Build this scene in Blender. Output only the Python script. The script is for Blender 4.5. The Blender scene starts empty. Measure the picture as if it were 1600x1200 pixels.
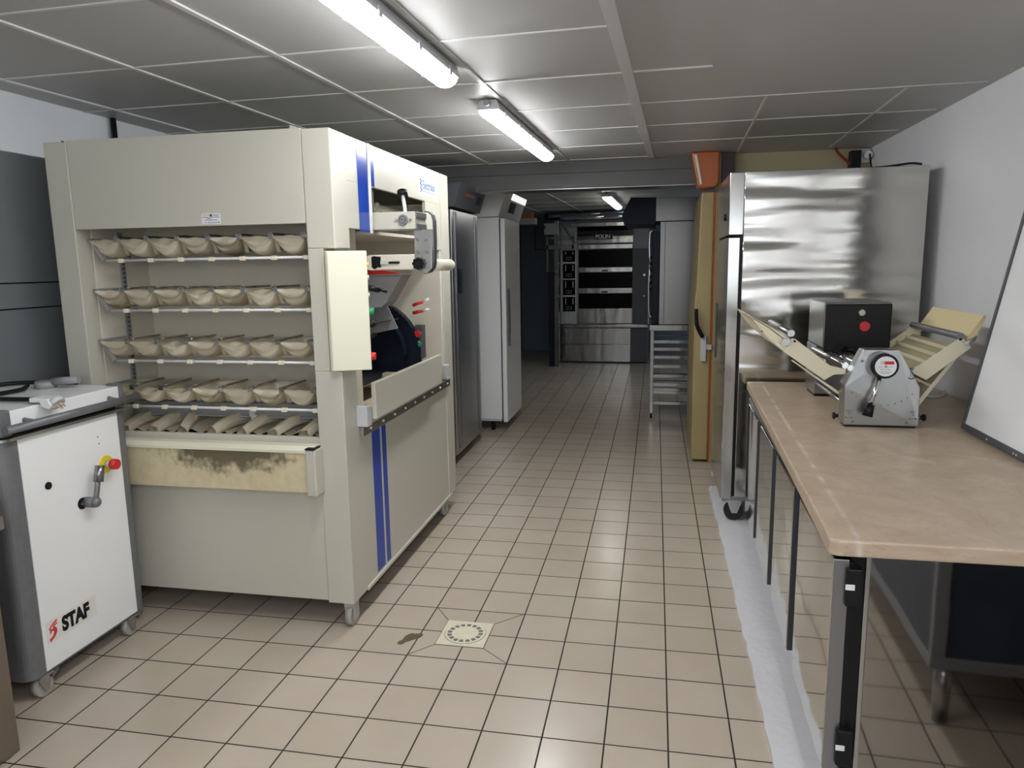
import bpy, bmesh, math, random
from mathutils import Vector, Matrix
random.seed(7)
sc = bpy.context.scene
COL = sc.collection
PI = math.pi

# ------------------------------------------------------------------ materials
def mat(name, col, rough=0.5, metal=0.0, var=0.0, vscale=6.0, bump=0.0, bscale=20.0, rvar=0.0, coat=0.0,
        col2=None, emit=None, es=0.0, stretch=(1, 1, 1), spec=0.5):
    m = bpy.data.materials.new(name); m.use_nodes = True
    nt = m.node_tree; N = nt.nodes; L = nt.links
    b = N['Principled BSDF']
    b.inputs['Base Color'].default_value = (*col, 1)
    b.inputs['Roughness'].default_value = rough
    b.inputs['Metallic'].default_value = metal
    b.inputs['Specular IOR Level'].default_value = spec
    b.inputs['Coat Weight'].default_value = coat
    b.inputs['Coat Roughness'].default_value = 0.08
    if emit:
        b.inputs['Emission Color'].default_value = (*emit, 1); b.inputs['Emission Strength'].default_value = es
    tc = N.new('ShaderNodeTexCoord'); mp = N.new('ShaderNodeMapping')
    mp.inputs['Scale'].default_value = stretch
    L.new(tc.outputs['Object'], mp.inputs['Vector'])
    if var > 0 or col2 or rvar > 0:
        n = N.new('ShaderNodeTexNoise'); n.inputs['Scale'].default_value = vscale; n.inputs['Detail'].default_value = 3
        L.new(mp.outputs['Vector'], n.inputs['Vector'])
        r = N.new('ShaderNodeValToRGB')
        c2 = col2 or tuple(max(0, c * (1 - var)) for c in col)
        r.color_ramp.elements[0].position = 0.25; r.color_ramp.elements[1].position = 0.75
        r.color_ramp.elements[0].color = (*c2, 1); r.color_ramp.elements[1].color = (*col, 1)
        L.new(n.outputs['Fac'], r.inputs['Fac'])
        if var > 0 or col2: L.new(r.outputs['Color'], b.inputs['Base Color'])
        if rvar > 0:
            mr = N.new('ShaderNodeMapRange')
            mr.inputs['To Min'].default_value = max(0, rough - rvar); mr.inputs['To Max'].default_value = min(1, rough + rvar)
            mr.inputs['From Min'].default_value = 0.3; mr.inputs['From Max'].default_value = 0.7
            L.new(n.outputs['Fac'], mr.inputs['Value']); L.new(mr.outputs['Result'], b.inputs['Roughness'])
    if bump > 0:
        n2 = N.new('ShaderNodeTexNoise'); n2.inputs['Scale'].default_value = bscale; n2.inputs['Detail'].default_value = 1.5
        L.new(mp.outputs['Vector'], n2.inputs['Vector'])
        bp = N.new('ShaderNodeBump'); bp.inputs['Strength'].default_value = 1.0; bp.inputs['Distance'].default_value = bump
        L.new(n2.outputs['Fac'], bp.inputs['Height']); L.new(bp.outputs['Normal'], b.inputs['Normal'])
    return m

M = {}
M['cream'] = mat('cream_paint', (0.56, 0.545, 0.46), 0.36, var=0.04, vscale=2)
M['cream_in'] = mat('cream_inside', (0.71, 0.67, 0.56), 0.5, var=0.06, vscale=4)
M['creamlight'] = mat('pale_cream_plastic', (0.76, 0.74, 0.58), 0.35)
M['stained'] = mat('yellowed_board', (0.66, 0.58, 0.38), 0.55, var=0.15, vscale=30)
M['cloth'] = mat('canvas_cloth', (0.88, 0.80, 0.63), 0.9, var=0.10, vscale=9)
M['blue'] = mat('blue_stripe', (0.008, 0.055, 0.40), 0.16, spec=0.3)
M['bluetext'] = mat('pale_blue_print', (0.03, 0.12, 0.45), 0.4)
M['white'] = mat('white_paint', (0.80, 0.80, 0.80), 0.35)
M['whitegloss'] = mat('white_enamel', (0.86, 0.87, 0.87), 0.25)
M['paper'] = mat('sticker_paper', (0.82, 0.82, 0.84), 0.4)
M['staf_sticker'] = mat('clear_sticker', (0.78, 0.77, 0.72), 0.3)
M['steel'] = mat('brushed_steel', (0.52, 0.52, 0.52), 0.27, 1.0, var=0.06, vscale=2)
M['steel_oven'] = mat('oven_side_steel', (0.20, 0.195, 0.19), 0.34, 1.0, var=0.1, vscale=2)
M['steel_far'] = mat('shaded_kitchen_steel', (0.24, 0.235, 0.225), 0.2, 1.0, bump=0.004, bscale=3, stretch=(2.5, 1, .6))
M['steel_face'] = mat('satin_fridge_steel', (0.42, 0.41, 0.39), 0.16, 1.0, bump=0.004, bscale=2, stretch=(1, 1, .5))
M['steel_dark'] = mat('dull_steel', (0.30, 0.30, 0.31), 0.33, 1.0, var=0.08, vscale=2)
M['steel_mirror'] = mat('polished_wavy_steel', (0.66, 0.65, 0.63), 0.06, 1.0, bump=0.006, bscale=2.2, stretch=(1, 1, 0.6))
M['steel_end'] = mat('polished_end_steel', (0.38, 0.365, 0.35), 0.05, 1.0, bump=0.0022, bscale=2.4)
M['steel_fridge'] = mat('polished_fridge_steel', (0.54, 0.525, 0.49), 0.14, 1.0, bump=0.038, bscale=1.8, stretch=(0.4, 1, 2.9))
M['steel_ped'] = mat('sheeter_steel', (0.40, 0.41, 0.405), 0.3, 1.0, var=0.08, vscale=8)
M['bench_panel'] = mat('bluish_bench_panel', (0.07, 0.085, 0.12), 0.4, var=0.3, vscale=8, spec=0.2)
M['chrome'] = mat('chrome', (0.75, 0.75, 0.75), 0.1, 1.0)
M['greymetal'] = mat('grey_hammered_metal', (0.20, 0.205, 0.215), 0.4, 0.3, var=0.15, vscale=30)
M['darkgrey'] = mat('dark_grey_paint', (0.085, 0.09, 0.10), 0.45, spec=0.3)
M['midgrey'] = mat('mid_grey_paint', (0.28, 0.285, 0.29), 0.45)
M['lightgrey'] = mat('light_grey_plastic', (0.55, 0.56, 0.57), 0.4)
M['black'] = mat('black_plastic', (0.008, 0.008, 0.009), 0.4, spec=0.25)
M['blackgloss'] = mat('black_glass', (0.003, 0.003, 0.0035), 0.2, spec=0.03)
M['navy'] = mat('navy_panel', (0.010, 0.014, 0.026), 0.4, spec=0.15)
M['rubber'] = mat('black_rubber', (0.015, 0.015, 0.016), 0.7)
M['red'] = mat('red_plastic', (0.62, 0.02, 0.025), 0.3)
M['green'] = mat('green_plastic', (0.02, 0.28, 0.12), 0.3)
M['yellow'] = mat('yellow_plastic', (0.80, 0.62, 0.03), 0.35)
M['orange'] = mat('orange_paint', (0.42, 0.10, 0.013), 0.3)
M['orangebrown'] = mat('rusty_orange', (0.30, 0.10, 0.03), 0.5)
M['khaki'] = mat('khaki_panel', (0.42, 0.325, 0.15), 0.4, var=0.08, vscale=3)
M['khakiwall'] = mat('khaki_wall', (0.44, 0.38, 0.23), 0.5)
M['brown'] = mat('dark_brown_trim', (0.05, 0.025, 0.02), 0.4)
M['casterwheel'] = mat('grey_wheel', (0.42, 0.41, 0.38), 0.45, var=0.2, vscale=30)
M['wood'] = mat('pale_wood', (0.56, 0.44, 0.29), 0.6, var=0.2, vscale=10)
M['traycream'] = mat('tray_cream', (0.74, 0.68, 0.50), 0.4)
M['trayyellow'] = mat('tray_yellow', (0.80, 0.66, 0.36), 0.45)
M['traybed'] = mat('tray_bed', (0.40, 0.34, 0.20), 0.5)
M['board'] = mat('whiteboard_surface', (0.90, 0.91, 0.92), 0.18)
M['wallwhite'] = mat('white_wall', (0.87, 0.87, 0.90), 0.6, var=0.03, vscale=2)
M['wallblue'] = mat('bluish_wall', (0.70, 0.73, 0.76), 0.55, var=0.10, vscale=3)
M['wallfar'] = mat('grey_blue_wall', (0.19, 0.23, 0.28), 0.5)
M['wainscot'] = mat('grey_panel', (0.20, 0.215, 0.225), 0.35, var=0.08, vscale=2)
M['beam'] = mat('grey_beam', (0.10, 0.10, 0.098), 0.5)
M['ceil'] = mat('ceiling_panel', (0.455, 0.455, 0.445), 0.45, spec=0.3)
M['ceilbar'] = mat('ceiling_bar', (0.60, 0.60, 0.59), 0.35)
M['stripwhite'] = mat('white_floor_paint', (0.70, 0.70, 0.72), 0.5, var=0.06, vscale=8, bump=0.004, bscale=30)
M['lamp'] = mat('lamp_diffuser', (0.9, 0.9, 0.9), 0.3, emit=(0.975, 0.985, 1.0), es=17.0)
M['lamp_back'] = mat('back_lamp_diffuser', (0.9, 0.9, 0.9), 0.3, emit=(0.975, 0.985, 1.0), es=34.0)
M['lamp_far'] = mat('far_lamp_diffuser', (0.9, 0.9, 0.9), 0.3, emit=(1.0, 0.98, 0.9), es=5.5)
M['pane'] = mat('daylight_pane', (0.8, 0.85, 0.9), 0.2, emit=(0.62, 0.80, 1.0), es=1.0)
M['pane_fill'] = mat('front_fill_pane', (0.8, 0.85, 0.9), 0.2, emit=(0.86, 0.93, 1.0), es=1.15)  # glowing pane of the added window, frontal fill
M['glow_strip'] = mat('emissive_white', (0.85, 0.85, 0.85), 0.3, emit=(1, 1, 1), es=0.35)  # plain white with weak emission, for the freezer head
M['stain'] = mat('wet_stain', (0.16, 0.12, 0.07), 0.15, var=0.3, vscale=25)
M['drain'] = mat('drain_plastic', (0.74, 0.68, 0.52), 0.4, var=0.12, vscale=20)
M['hole'] = mat('drain_hole', (0.16, 0.16, 0.15), 0.6)
M['grout'] = mat('grout', (0.06, 0.045, 0.035), 0.8)
M['cabinet_brown'] = mat('warm_reflecting_steel', (0.34, 0.30, 0.27), 0.28, 1.0)
M['redcable'] = mat('red_cable', (0.25, 0.03, 0.02), 0.5)

def floor_mat():
    m = bpy.data.materials.new('floor_tiles'); m.use_nodes = True
    nt = m.node_tree; N = nt.nodes; L = nt.links; b = N['Principled BSDF']
    tc = N.new('ShaderNodeTexCoord')
    mp = N.new('ShaderNodeMapping'); mp.inputs['Location'].default_value = (20.0 + 0.0, 20.4, 0)
    L.new(tc.outputs['Object'], mp.inputs['Vector'])
    br = N.new('ShaderNodeTexBrick'); br.offset = 0; br.squash = 1
    br.inputs['Scale'].default_value = 1; br.inputs['Brick Width'].default_value = 0.2
    br.inputs['Row Height'].default_value = 0.20396; br.inputs['Mortar Size'].default_value = 0.0029
    br.inputs['Mortar Smooth'].default_value = 0.15
    br.inputs['Color1'].default_value = (0.53, 0.46, 0.38, 1); br.inputs['Color2'].default_value = (0.50, 0.43, 0.35, 1)
    br.inputs['Mortar'].default_value = (0.024, 0.016, 0.012, 1)
    L.new(mp.outputs['Vector'], br.inputs['Vector'])
    n = N.new('ShaderNodeTexNoise'); n.inputs['Scale'].default_value = 3.5; n.inputs['Detail'].default_value = 6
    L.new(tc.outputs['Object'], n.inputs['Vector'])
    cr = N.new('ShaderNodeValToRGB'); cr.color_ramp.elements[0].position = 0.30; cr.color_ramp.elements[1].position = 0.75
    cr.color_ramp.elements[0].color = (0.93, 0.92, 0.90, 1); cr.color_ramp.elements[1].color = (1, 1, 1, 1)
    L.new(n.outputs['Fac'], cr.inputs['Fac'])
    mx = N.new('ShaderNodeMix'); mx.data_type = 'RGBA'; mx.blend_type = 'MULTIPLY'; mx.inputs[0].default_value = 1
    L.new(br.outputs['Color'], mx.inputs[6]); L.new(cr.outputs['Color'], mx.inputs[7])
    L.new(mx.outputs[2], b.inputs['Base Color'])
    n3 = N.new('ShaderNodeTexNoise'); n3.inputs['Scale'].default_value = 2.0; n3.inputs['Detail'].default_value = 4
    L.new(tc.outputs['Object'], n3.inputs['Vector'])
    mr = N.new('ShaderNodeMapRange'); mr.inputs['From Min'].default_value = 0.3; mr.inputs['From Max'].default_value = 0.7
    mr.inputs['To Min'].default_value = 0.205; mr.inputs['To Max'].default_value = 0.27
    L.new(n3.outputs['Fac'], mr.inputs['Value'])
    ad = N.new('ShaderNodeMath'); ad.operation = 'ADD'; ad.use_clamp = True
    mu = N.new('ShaderNodeMath'); mu.operation = 'MULTIPLY'; mu.inputs[1].default_value = 0.5
    L.new(br.outputs['Fac'], mu.inputs[0]); L.new(mr.outputs['Result'], ad.inputs[0]); L.new(mu.outputs[0], ad.inputs[1])
    L.new(ad.outputs[0], b.inputs['Roughness'])
    bp = N.new('ShaderNodeBump'); bp.invert = True; bp.inputs['Distance'].default_value = 0.0015
    L.new(br.outputs['Fac'], bp.inputs['Height'])
    n4 = N.new('ShaderNodeTexNoise'); n4.inputs['Scale'].default_value = 9; n4.inputs['Detail'].default_value = 2
    L.new(tc.outputs['Object'], n4.inputs['Vector'])
    bp2 = N.new('ShaderNodeBump'); bp2.inputs['Distance'].default_value = 0.0005
    L.new(n4.outputs['Fac'], bp2.inputs['Height']); L.new(bp.outputs['Normal'], bp2.inputs['Normal'])
    L.new(bp2.outputs['Normal'], b.inputs['Normal'])
    return m
M['floor'] = floor_mat()

def marble_mat():
    m = bpy.data.materials.new('pink_beige_marble'); m.use_nodes = True
    nt = m.node_tree; N = nt.nodes; L = nt.links; b = N['Principled BSDF']
    tc = N.new('ShaderNodeTexCoord'); mp = N.new('ShaderNodeMapping'); mp.inputs['Scale'].default_value = (1, 0.9, 3)
    L.new(tc.outputs['Object'], mp.inputs['Vector'])
    n = N.new('ShaderNodeTexNoise'); n.inputs['Scale'].default_value = 9; n.inputs['Detail'].default_value = 8; n.inputs['Distortion'].default_value = 0.8
    L.new(mp.outputs['Vector'], n.inputs['Vector'])
    cr = N.new('ShaderNodeValToRGB'); e = cr.color_ramp.elements
    e[0].position = 0.25; e[0].color = (0.43, 0.325, 0.225, 1); e[1].position = 0.65; e[1].color = (0.53, 0.425, 0.315, 1)
    x = e.new(0.47); x.color = (0.48, 0.375, 0.27, 1)
    x = e.new(0.80); x.color = (0.58, 0.48, 0.37, 1)
    L.new(n.outputs['Fac'], cr.inputs['Fac'])
    w = N.new('ShaderNodeTexNoise'); w.inputs['Scale'].default_value = 4; w.inputs['Detail'].default_value = 6; w.inputs['Distortion'].default_value = 2
    L.new(mp.outputs['Vector'], w.inputs['Vector'])
    c2 = N.new('ShaderNodeValToRGB'); c2.color_ramp.elements[0].position = 0.485; c2.color_ramp.elements[0].color = (1, 1, 1, 1)
    c2.color_ramp.elements[1].position = 0.53; c2.color_ramp.elements[1].color = (1, 1, 1, 1)
    y = c2.color_ramp.elements.new(0.505); y.color = (0.72, 0.64, 0.58, 1)
    L.new(w.outputs['Fac'], c2.inputs['Fac'])
    mx = N.new('ShaderNodeMix'); mx.data_type = 'RGBA'; mx.blend_type = 'MULTIPLY'; mx.inputs[0].default_value = 0.35
    L.new(cr.outputs['Color'], mx.inputs[6]); L.new(c2.outputs['Color'], mx.inputs[7]); L.new(mx.outputs[2], b.inputs['Base Color'])
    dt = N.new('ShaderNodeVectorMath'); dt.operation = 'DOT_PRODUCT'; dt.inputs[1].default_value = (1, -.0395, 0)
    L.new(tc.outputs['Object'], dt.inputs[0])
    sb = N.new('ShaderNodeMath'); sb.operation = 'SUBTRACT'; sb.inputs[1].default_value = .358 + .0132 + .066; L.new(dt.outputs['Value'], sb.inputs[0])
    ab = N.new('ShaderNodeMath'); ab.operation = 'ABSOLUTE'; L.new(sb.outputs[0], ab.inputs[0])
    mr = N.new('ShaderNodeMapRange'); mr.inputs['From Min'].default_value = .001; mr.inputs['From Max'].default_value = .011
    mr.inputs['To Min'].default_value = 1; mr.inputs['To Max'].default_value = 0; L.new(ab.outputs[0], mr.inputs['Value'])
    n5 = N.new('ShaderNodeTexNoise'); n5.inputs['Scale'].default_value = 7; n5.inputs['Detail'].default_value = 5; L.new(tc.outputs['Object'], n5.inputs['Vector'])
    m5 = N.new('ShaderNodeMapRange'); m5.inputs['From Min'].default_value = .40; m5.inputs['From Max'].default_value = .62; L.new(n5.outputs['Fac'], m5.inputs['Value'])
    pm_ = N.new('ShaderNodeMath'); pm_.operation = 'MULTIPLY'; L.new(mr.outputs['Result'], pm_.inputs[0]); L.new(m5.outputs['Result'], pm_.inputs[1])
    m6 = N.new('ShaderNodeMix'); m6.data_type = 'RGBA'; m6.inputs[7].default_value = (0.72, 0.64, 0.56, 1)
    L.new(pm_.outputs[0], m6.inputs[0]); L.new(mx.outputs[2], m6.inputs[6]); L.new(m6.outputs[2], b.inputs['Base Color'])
    b.inputs['Roughness'].default_value = 0.38
    return m
M['marble'] = marble_mat()

def stained_mat():
    m = mat('stained_drawer_board', (0.70, 0.61, 0.39), 0.55, var=0.16, vscale=28)
    nt = m.node_tree; N = nt.nodes; L = nt.links; b = N['Principled BSDF']
    src = b.inputs['Base Color'].links[0].from_socket
    tc = N.new('ShaderNodeTexCoord'); mp = N.new('ShaderNodeMapping')
    mp.vector_type = 'POINT'
    mp.inputs['Location'].default_value = (-0.05, 0, -1.05); mp.inputs['Scale'].default_value = (3.4, 0.0, 9.5)
    # the board mesh is written around its machine's root, stain sits at local (x .02, z .77)
    mp.inputs['Location'].default_value = (-3.4 * 0.13, 0, -9.5 * 0.79)
    L.new(tc.outputs['Object'], mp.inputs['Vector'])
    ln = N.new('ShaderNodeVectorMath'); ln.operation = 'LENGTH'; L.new(mp.outputs['Vector'], ln.inputs[0])
    n = N.new('ShaderNodeTexNoise'); n.inputs['Scale'].default_value = 26; n.inputs['Detail'].default_value = 6
    L.new(tc.outputs['Object'], n.inputs['Vector'])
    ad = N.new('ShaderNodeMath'); ad.operation = 'MULTIPLY_ADD'; ad.inputs[1].default_value = 1.6
    L.new(n.outputs['Fac'], ad.inputs[0]); L.new(ln.outputs['Value'], ad.inputs[2])
    cr = N.new('ShaderNodeValToRGB'); cr.color_ramp.elements[0].position = 0.75; cr.color_ramp.elements[0].color = (0.09, 0.075, 0.06, 1)
    cr.color_ramp.elements[1].position = 1.0; cr.color_ramp.elements[1].color = (1, 1, 1, 1)
    sc_ = N.new('ShaderNodeMath'); sc_.operation = 'MULTIPLY'; sc_.inputs[1].default_value = 0.52
    L.new(ad.outputs[0], sc_.inputs[0]); L.new(sc_.outputs[0], cr.inputs['Fac'])
    mx = N.new('ShaderNodeMix'); mx.data_type = 'RGBA'; mx.blend_type = 'MULTIPLY'; mx.inputs[0].default_value = 0.85
    L.new(src, mx.inputs[6]); L.new(cr.outputs['Color'], mx.inputs[7]); L.new(mx.outputs[2], b.inputs['Base Color'])
    return m
M['stained'] = stained_mat()

# ------------------------------------------------------------------ mesh builder
class MB:
    def __init__(s): s.parts = []
    def _merge(s, b, smooth=False):
        if smooth:
            for f in b.faces: f.smooth = True
        me = bpy.data.meshes.new('t'); b.to_mesh(me); b.free(); s.parts.append(me)
    def box(s, x0, x1, y0, y1, z0, z1, bev=0.002, seg=2):
        b = bmesh.new(); bmesh.ops.create_cube(b, size=1)
        for v in b.verts:
            v.co = Vector((x0 + (v.co.x + .5) * (x1 - x0), y0 + (v.co.y + .5) * (y1 - y0), z0 + (v.co.z + .5) * (z1 - z0)))
        d = min(abs(x1 - x0), abs(y1 - y0), abs(z1 - z0))
        if bev > 0: bmesh.ops.bevel(b, geom=b.edges[:], offset=min(bev, d * .45), segments=seg, profile=.5, affect='EDGES')
        bmesh.ops.recalc_face_normals(b, faces=b.faces[:])
        s._merge(b); return s
    def prism(s, poly, axis, a0, a1, bev=0.0, fn=None):
        # poly: 2D points in the plane across axis. y: (x,z); x: (y,z); z: (x,y)
        b = bmesh.new()
        def P(p, a):
            return {'y': (p[0], a, p[1]), 'x': (a, p[0], p[1]), 'z': (p[0], p[1], a)}[axis]
        A = [b.verts.new(P(p, a0)) for p in poly]; B = [b.verts.new(P(p, a1)) for p in poly]
        n = len(poly)
        b.faces.new(A); b.faces.new(B[::-1])
        for i in range(n): b.faces.new((A[i], B[i], B[(i + 1) % n], A[(i + 1) % n]))
        bmesh.ops.recalc_face_normals(b, faces=b.faces[:])
        if bev > 0: bmesh.ops.bevel(b, geom=b.edges[:], offset=bev, segments=2, profile=.5, affect='EDGES')
        if fn:
            for v in b.verts: v.co = Vector(fn(*v.co))
        s._merge(b); return s
    def cyl(s, p0, p1, r, r2=None, seg=20, caps=True):
        p0 = Vector(p0); p1 = Vector(p1); d = p1 - p0
        b = bmesh.new(); bmesh.ops.create_cone(b, cap_ends=caps, segments=seg, radius1=r, radius2=r if r2 is None else r2, depth=d.length)
        rot = d.to_track_quat('Z', 'Y').to_matrix().to_4x4()
        bmesh.ops.transform(b, matrix=Matrix.Translation((p0 + p1) / 2) @ rot, verts=b.verts[:])
        for f in b.faces: f.smooth = len(f.verts) == 4
        s._merge(b); return s
    def ring(s, c, axis, r0, r1, depth, seg=32):
        # flat annulus with thickness, axis unit vector
        c = Vector(c); ax = Vector(axis).normalized(); rot = ax.to_track_quat('Z', 'Y').to_matrix()
        b = bmesh.new(); rings = []
        for (r, z) in ((r0, 0), (r1, 0), (r1, depth), (r0, depth)):
            rings.append([b.verts.new(c + rot @ Vector((r * math.cos(2 * PI * i / seg), r * math.sin(2 * PI * i / seg), z))) for i in range(seg)])
        for k in range(4):
            a, d = rings[k], rings[(k + 1) % 4]
            for i in range(seg): b.faces.new((a[i], a[(i + 1) % seg], d[(i + 1) % seg], d[i]))
        bmesh.ops.recalc_face_normals(b, faces=b.faces[:]); s._merge(b); return s
    def ball(s, c, r, sx=1, sy=1, sz=1):
        b = bmesh.new(); bmesh.ops.create_uvsphere(b, u_segments=20, v_segments=12, radius=r)
        for v in b.verts: v.co = Vector((c[0] + v.co.x * sx, c[1] + v.co.y * sy, c[2] + v.co.z * sz))
        s._merge(b, True); return s
    def tube(s, pts, r, seg=10, sub=6):
        # smooth path through points (Catmull-Rom)
        P = [Vector(p) for p in pts]; Q = []
        for i in range(len(P) - 1):
            a = P[max(i - 1, 0)]; b_ = P[i]; c = P[i + 1]; d = P[min(i + 2, len(P) - 1)]
            for k in range(sub):
                t = k / sub
                Q.append(.5 * ((2 * b_) + (c - a) * t + (2 * a - 5 * b_ + 4 * c - d) * t * t + (3 * b_ - a - 3 * c + d) * t ** 3))
        Q.append(P[-1])
        b = bmesh.new(); rings = []
        up = Vector((0, 0, 1))
        for i, q in enumerate(Q):
            t = (Q[min(i + 1, len(Q) - 1)] - Q[max(i - 1, 0)]).normalized()
            n = t.cross(up)
            if n.length < 1e-3: n = t.cross(Vector((1, 0, 0)))
            n.normalize(); u = n.cross(t)
            rings.append([b.verts.new(q + r * (n * math.cos(2 * PI * j / seg) + u * math.sin(2 * PI * j / seg))) for j in range(seg)])
        for i in range(len(rings) - 1):
            for j in range(seg):
                b.faces.new((rings[i][j], rings[i][(j + 1) % seg], rings[i + 1][(j + 1) % seg], rings[i + 1][j]))
        b.faces.new(rings[0]); b.faces.new(rings[-1][::-1])
        bmesh.ops.recalc_face_normals(b, faces=b.faces[:])
        s._merge(b, True); return s
    def strip(s, path, axis, a0, a1, th):
        # a bent sheet: path of 2D points with thickness, extruded along axis
        n = len(path); out = []; inn = []
        for i in range(n):
            p = Vector(path[i]); t = Vector(path[min(i + 1, n - 1)]) - Vector(path[max(i - 1, 0)]); t.normalize()
            nn = Vector((-t.y, t.x)) * th / 2
            out.append(tuple(p + nn)); inn.append(tuple(p - nn))
        return s.prism(out + inn[::-1], axis, a0, a1)
    def grid(s, fn, nu, nv, th=0.0, smooth=True):
        b = bmesh.new(); V = [[b.verts.new(fn(i / nu, j / nv)) for j in range(nv + 1)] for i in range(nu + 1)]
        for i in range(nu):
            for j in range(nv): b.faces.new((V[i][j], V[i + 1][j], V[i + 1][j + 1], V[i][j + 1]))
        if th > 0: bmesh.ops.solidify(b, geom=b.faces[:], thickness=th)
        bmesh.ops.recalc_face_normals(b, faces=b.faces[:])
        s._merge(b, smooth); return s
    def mesh(s, name, m, o=(0, 0, 0)):
        o = Vector(o); bm = bmesh.new()
        for p in s.parts: bm.from_mesh(p); bpy.data.meshes.remove(p)
        for v in bm.verts: v.co -= o
        me = bpy.data.meshes.new(name); bm.to_mesh(me); bm.free(); me.materials.append(m); return me
    def each(s, name, m, parent=None, o=None):
        # every shape added becomes an object of its own
        out = []
        for p in s.parts:
            q = MB(); q.parts = [p]; out.append(q.build(name, m, parent, o))
        return out
    def build(s, name, m, parent=None, o=None):
        if o is None: o = parent['_o'] if parent is not None and '_o' in parent else (0, 0, 0)
        ob = bpy.data.objects.new(name, s.mesh(name, M[m] if isinstance(m, str) else m, o)); COL.objects.link(ob)
        if parent is not None:
            ob.parent = parent; ob['_o'] = tuple(o)
        return ob

def thing(name, loc, label, cat, group=None, rz=0.0):
    o = bpy.data.objects.new(name, None); COL.objects.link(o); o.location = loc; o.rotation_euler = (0, 0, rz)
    o.empty_display_size = 0.1
    o['label'] = label; o['category'] = cat; o['_o'] = (0, 0, 0) if rz else tuple(loc)
    if group: o['group'] = group
    return o
def tag(o, label, cat, group=None):
    o['label'] = label; o['category'] = cat
    if group: o['group'] = group
    return o
def struct(mb, name, m, label=None, cat=None, parent=None, kind='structure'):
    o = mb.build(name, m, parent)
    if parent is None:
        o['kind'] = kind
        o['label'] = label; o['category'] = cat
    return o
def text(body, name, m, parent, loc, size, face, ext=0.0006, sx=1.0, align='LEFT', shear=0.0, bold=0.0):
    c = bpy.data.curves.new(name, 'FONT'); c.body = body; c.size = size; c.extrude = ext; c.align_x = align; c.shear = shear; c.offset = bold
    c.materials.append(M[m])
    tmp = bpy.data.objects.new(name + '_curve', c); me = bpy.data.meshes.new_from_object(tmp); me.name = name
    bpy.data.objects.remove(tmp); bpy.data.curves.remove(c)
    if not me.materials: me.materials.append(M[m])
    o = bpy.data.objects.new(name, me); COL.objects.link(o)
    po = parent.get('_o', (0, 0, 0)) if parent is not None else (0, 0, 0)
    o.parent = parent; o.location = Vector(loc) - Vector(po); o.scale = (sx, 1, 1)
    o.rotation_euler = {'+x': (PI / 2, 0, PI / 2), '-y': (PI / 2, 0, 0), '-x': (PI / 2, 0, -PI / 2), 'z': (0, 0, 0)}[face]
    return o
def copy_obj(src, parent, loc=None, name=None):
    c = src.copy(); COL.objects.link(c); c.parent = parent
    if loc is not None: c.location = loc
    return c
def copy_tree(o, parent=None):
    c = o.copy(); COL.objects.link(c)
    if parent is not None: c.parent = parent
    for ch in list(o.children): copy_tree(ch, c)
    return c

CZ = 2.27      # ceiling height
XL, XR = -2.78, 1.385

# ------------------------------------------------------------------ the room
struct(MB().box(XL - .1, XR + 1.6, -4.2, 11.2, -0.12, 0, 0), 'floor', 'floor', 'beige square floor tiles with dark grout', 'floor')
ceiling = struct(MB().box(XL - .1, XR + 1.6, -4.2, 11.2, CZ, CZ + .1, 0), 'ceiling', 'ceil', 'white suspended ceiling of metal panels', 'ceiling')
# ceiling bars: the grid is turned slightly against the room
def cg(u, v, z):
    a = -0.032; return (-0.155 + u * math.cos(a) - v * math.sin(a), 2.0 + u * math.sin(a) + v * math.cos(a), z)
def cbar(mb, u0, u1, v0, v1, h=0.006):
    mb.prism([(u0, v0), (u1, v0), (u1, v1), (u0, v1)], 'z', CZ - h, CZ + .002, 0, fn=lambda x, y, z: cg(x, y, z))
mb = MB()
for k in range(-8, 14):
    v = -1.59 + .603 * k
    cbar(mb, -2.70, -0.02, v - .006, v + .006, .004)
    if v < -1.2 or v > 1.3: continue
    if v > -.5: cbar(mb, .02, 1.50 - .03 * v, v - .006, v + .006, .004)
cbar(mb, .02, .33, -1.0, -.985, .006)
for u in (-.605, -1.21, -1.815, -2.42): cbar(mb, u - .010, u + .010, -6.0, 1.46, .006); cbar(mb, u - .01, u + .01, 1.82, 8.8, .006)
for u in (.6, 1.2): cbar(mb, u - .006, u + .006, -.38, 1.40, .004); cbar(mb, u - .01, u + .01, 1.82, 8.8, .006)
mb.build('grid_bar', 'ceilbar', ceiling, (0, 0, 0))
mb = MB(); cbar(mb, -.022, .022, -6, 1.46, .012); mb.build('joint_cover', 'ceilbar', ceiling, (0, 0, 0))

struct(MB().box(XL - .1, XL, -4.2, 11.2, 0, CZ, 0), 'wall_left', 'wallblue', 'bluish white left wall', 'wall')
struct(MB().box(XR, XR + .1, -4.2, 3.62, 0, CZ, 0), 'wall_right', 'wallwhite', 'plain white right wall', 'wall')
mb = MB(); mb.box(XL, -1.9, -4.2, -4.1, 0, CZ, 0); mb.box(1.30, XR, -4.2, -4.1, 0, CZ, 0); mb.box(-1.9, 1.30, -4.2, -4.1, 0, 1.15, 0); mb.box(-1.9, 1.30, -4.2, -4.1, 2.1, CZ, 0)
struct(mb, 'wall_front', 'wallwhite', 'white wall behind the camera', 'wall')
mb = MB()
for a in (-1.9, -.83, .22, 1.25): mb.box(a, a + .05, -4.18, -4.09, 1.15, 2.1, .003)
mb.box(-1.9, 1.30, -4.18, -4.09, 1.15, 1.20, .003); mb.box(-1.9, 1.30, -4.18, -4.09, 2.05, 2.1, .003)
w2 = struct(mb, 'fill_window', 'white', 'unseen wide window added behind the camera for frontal fill', 'window')  # unseen window, added to light the faces turned to the camera
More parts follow.
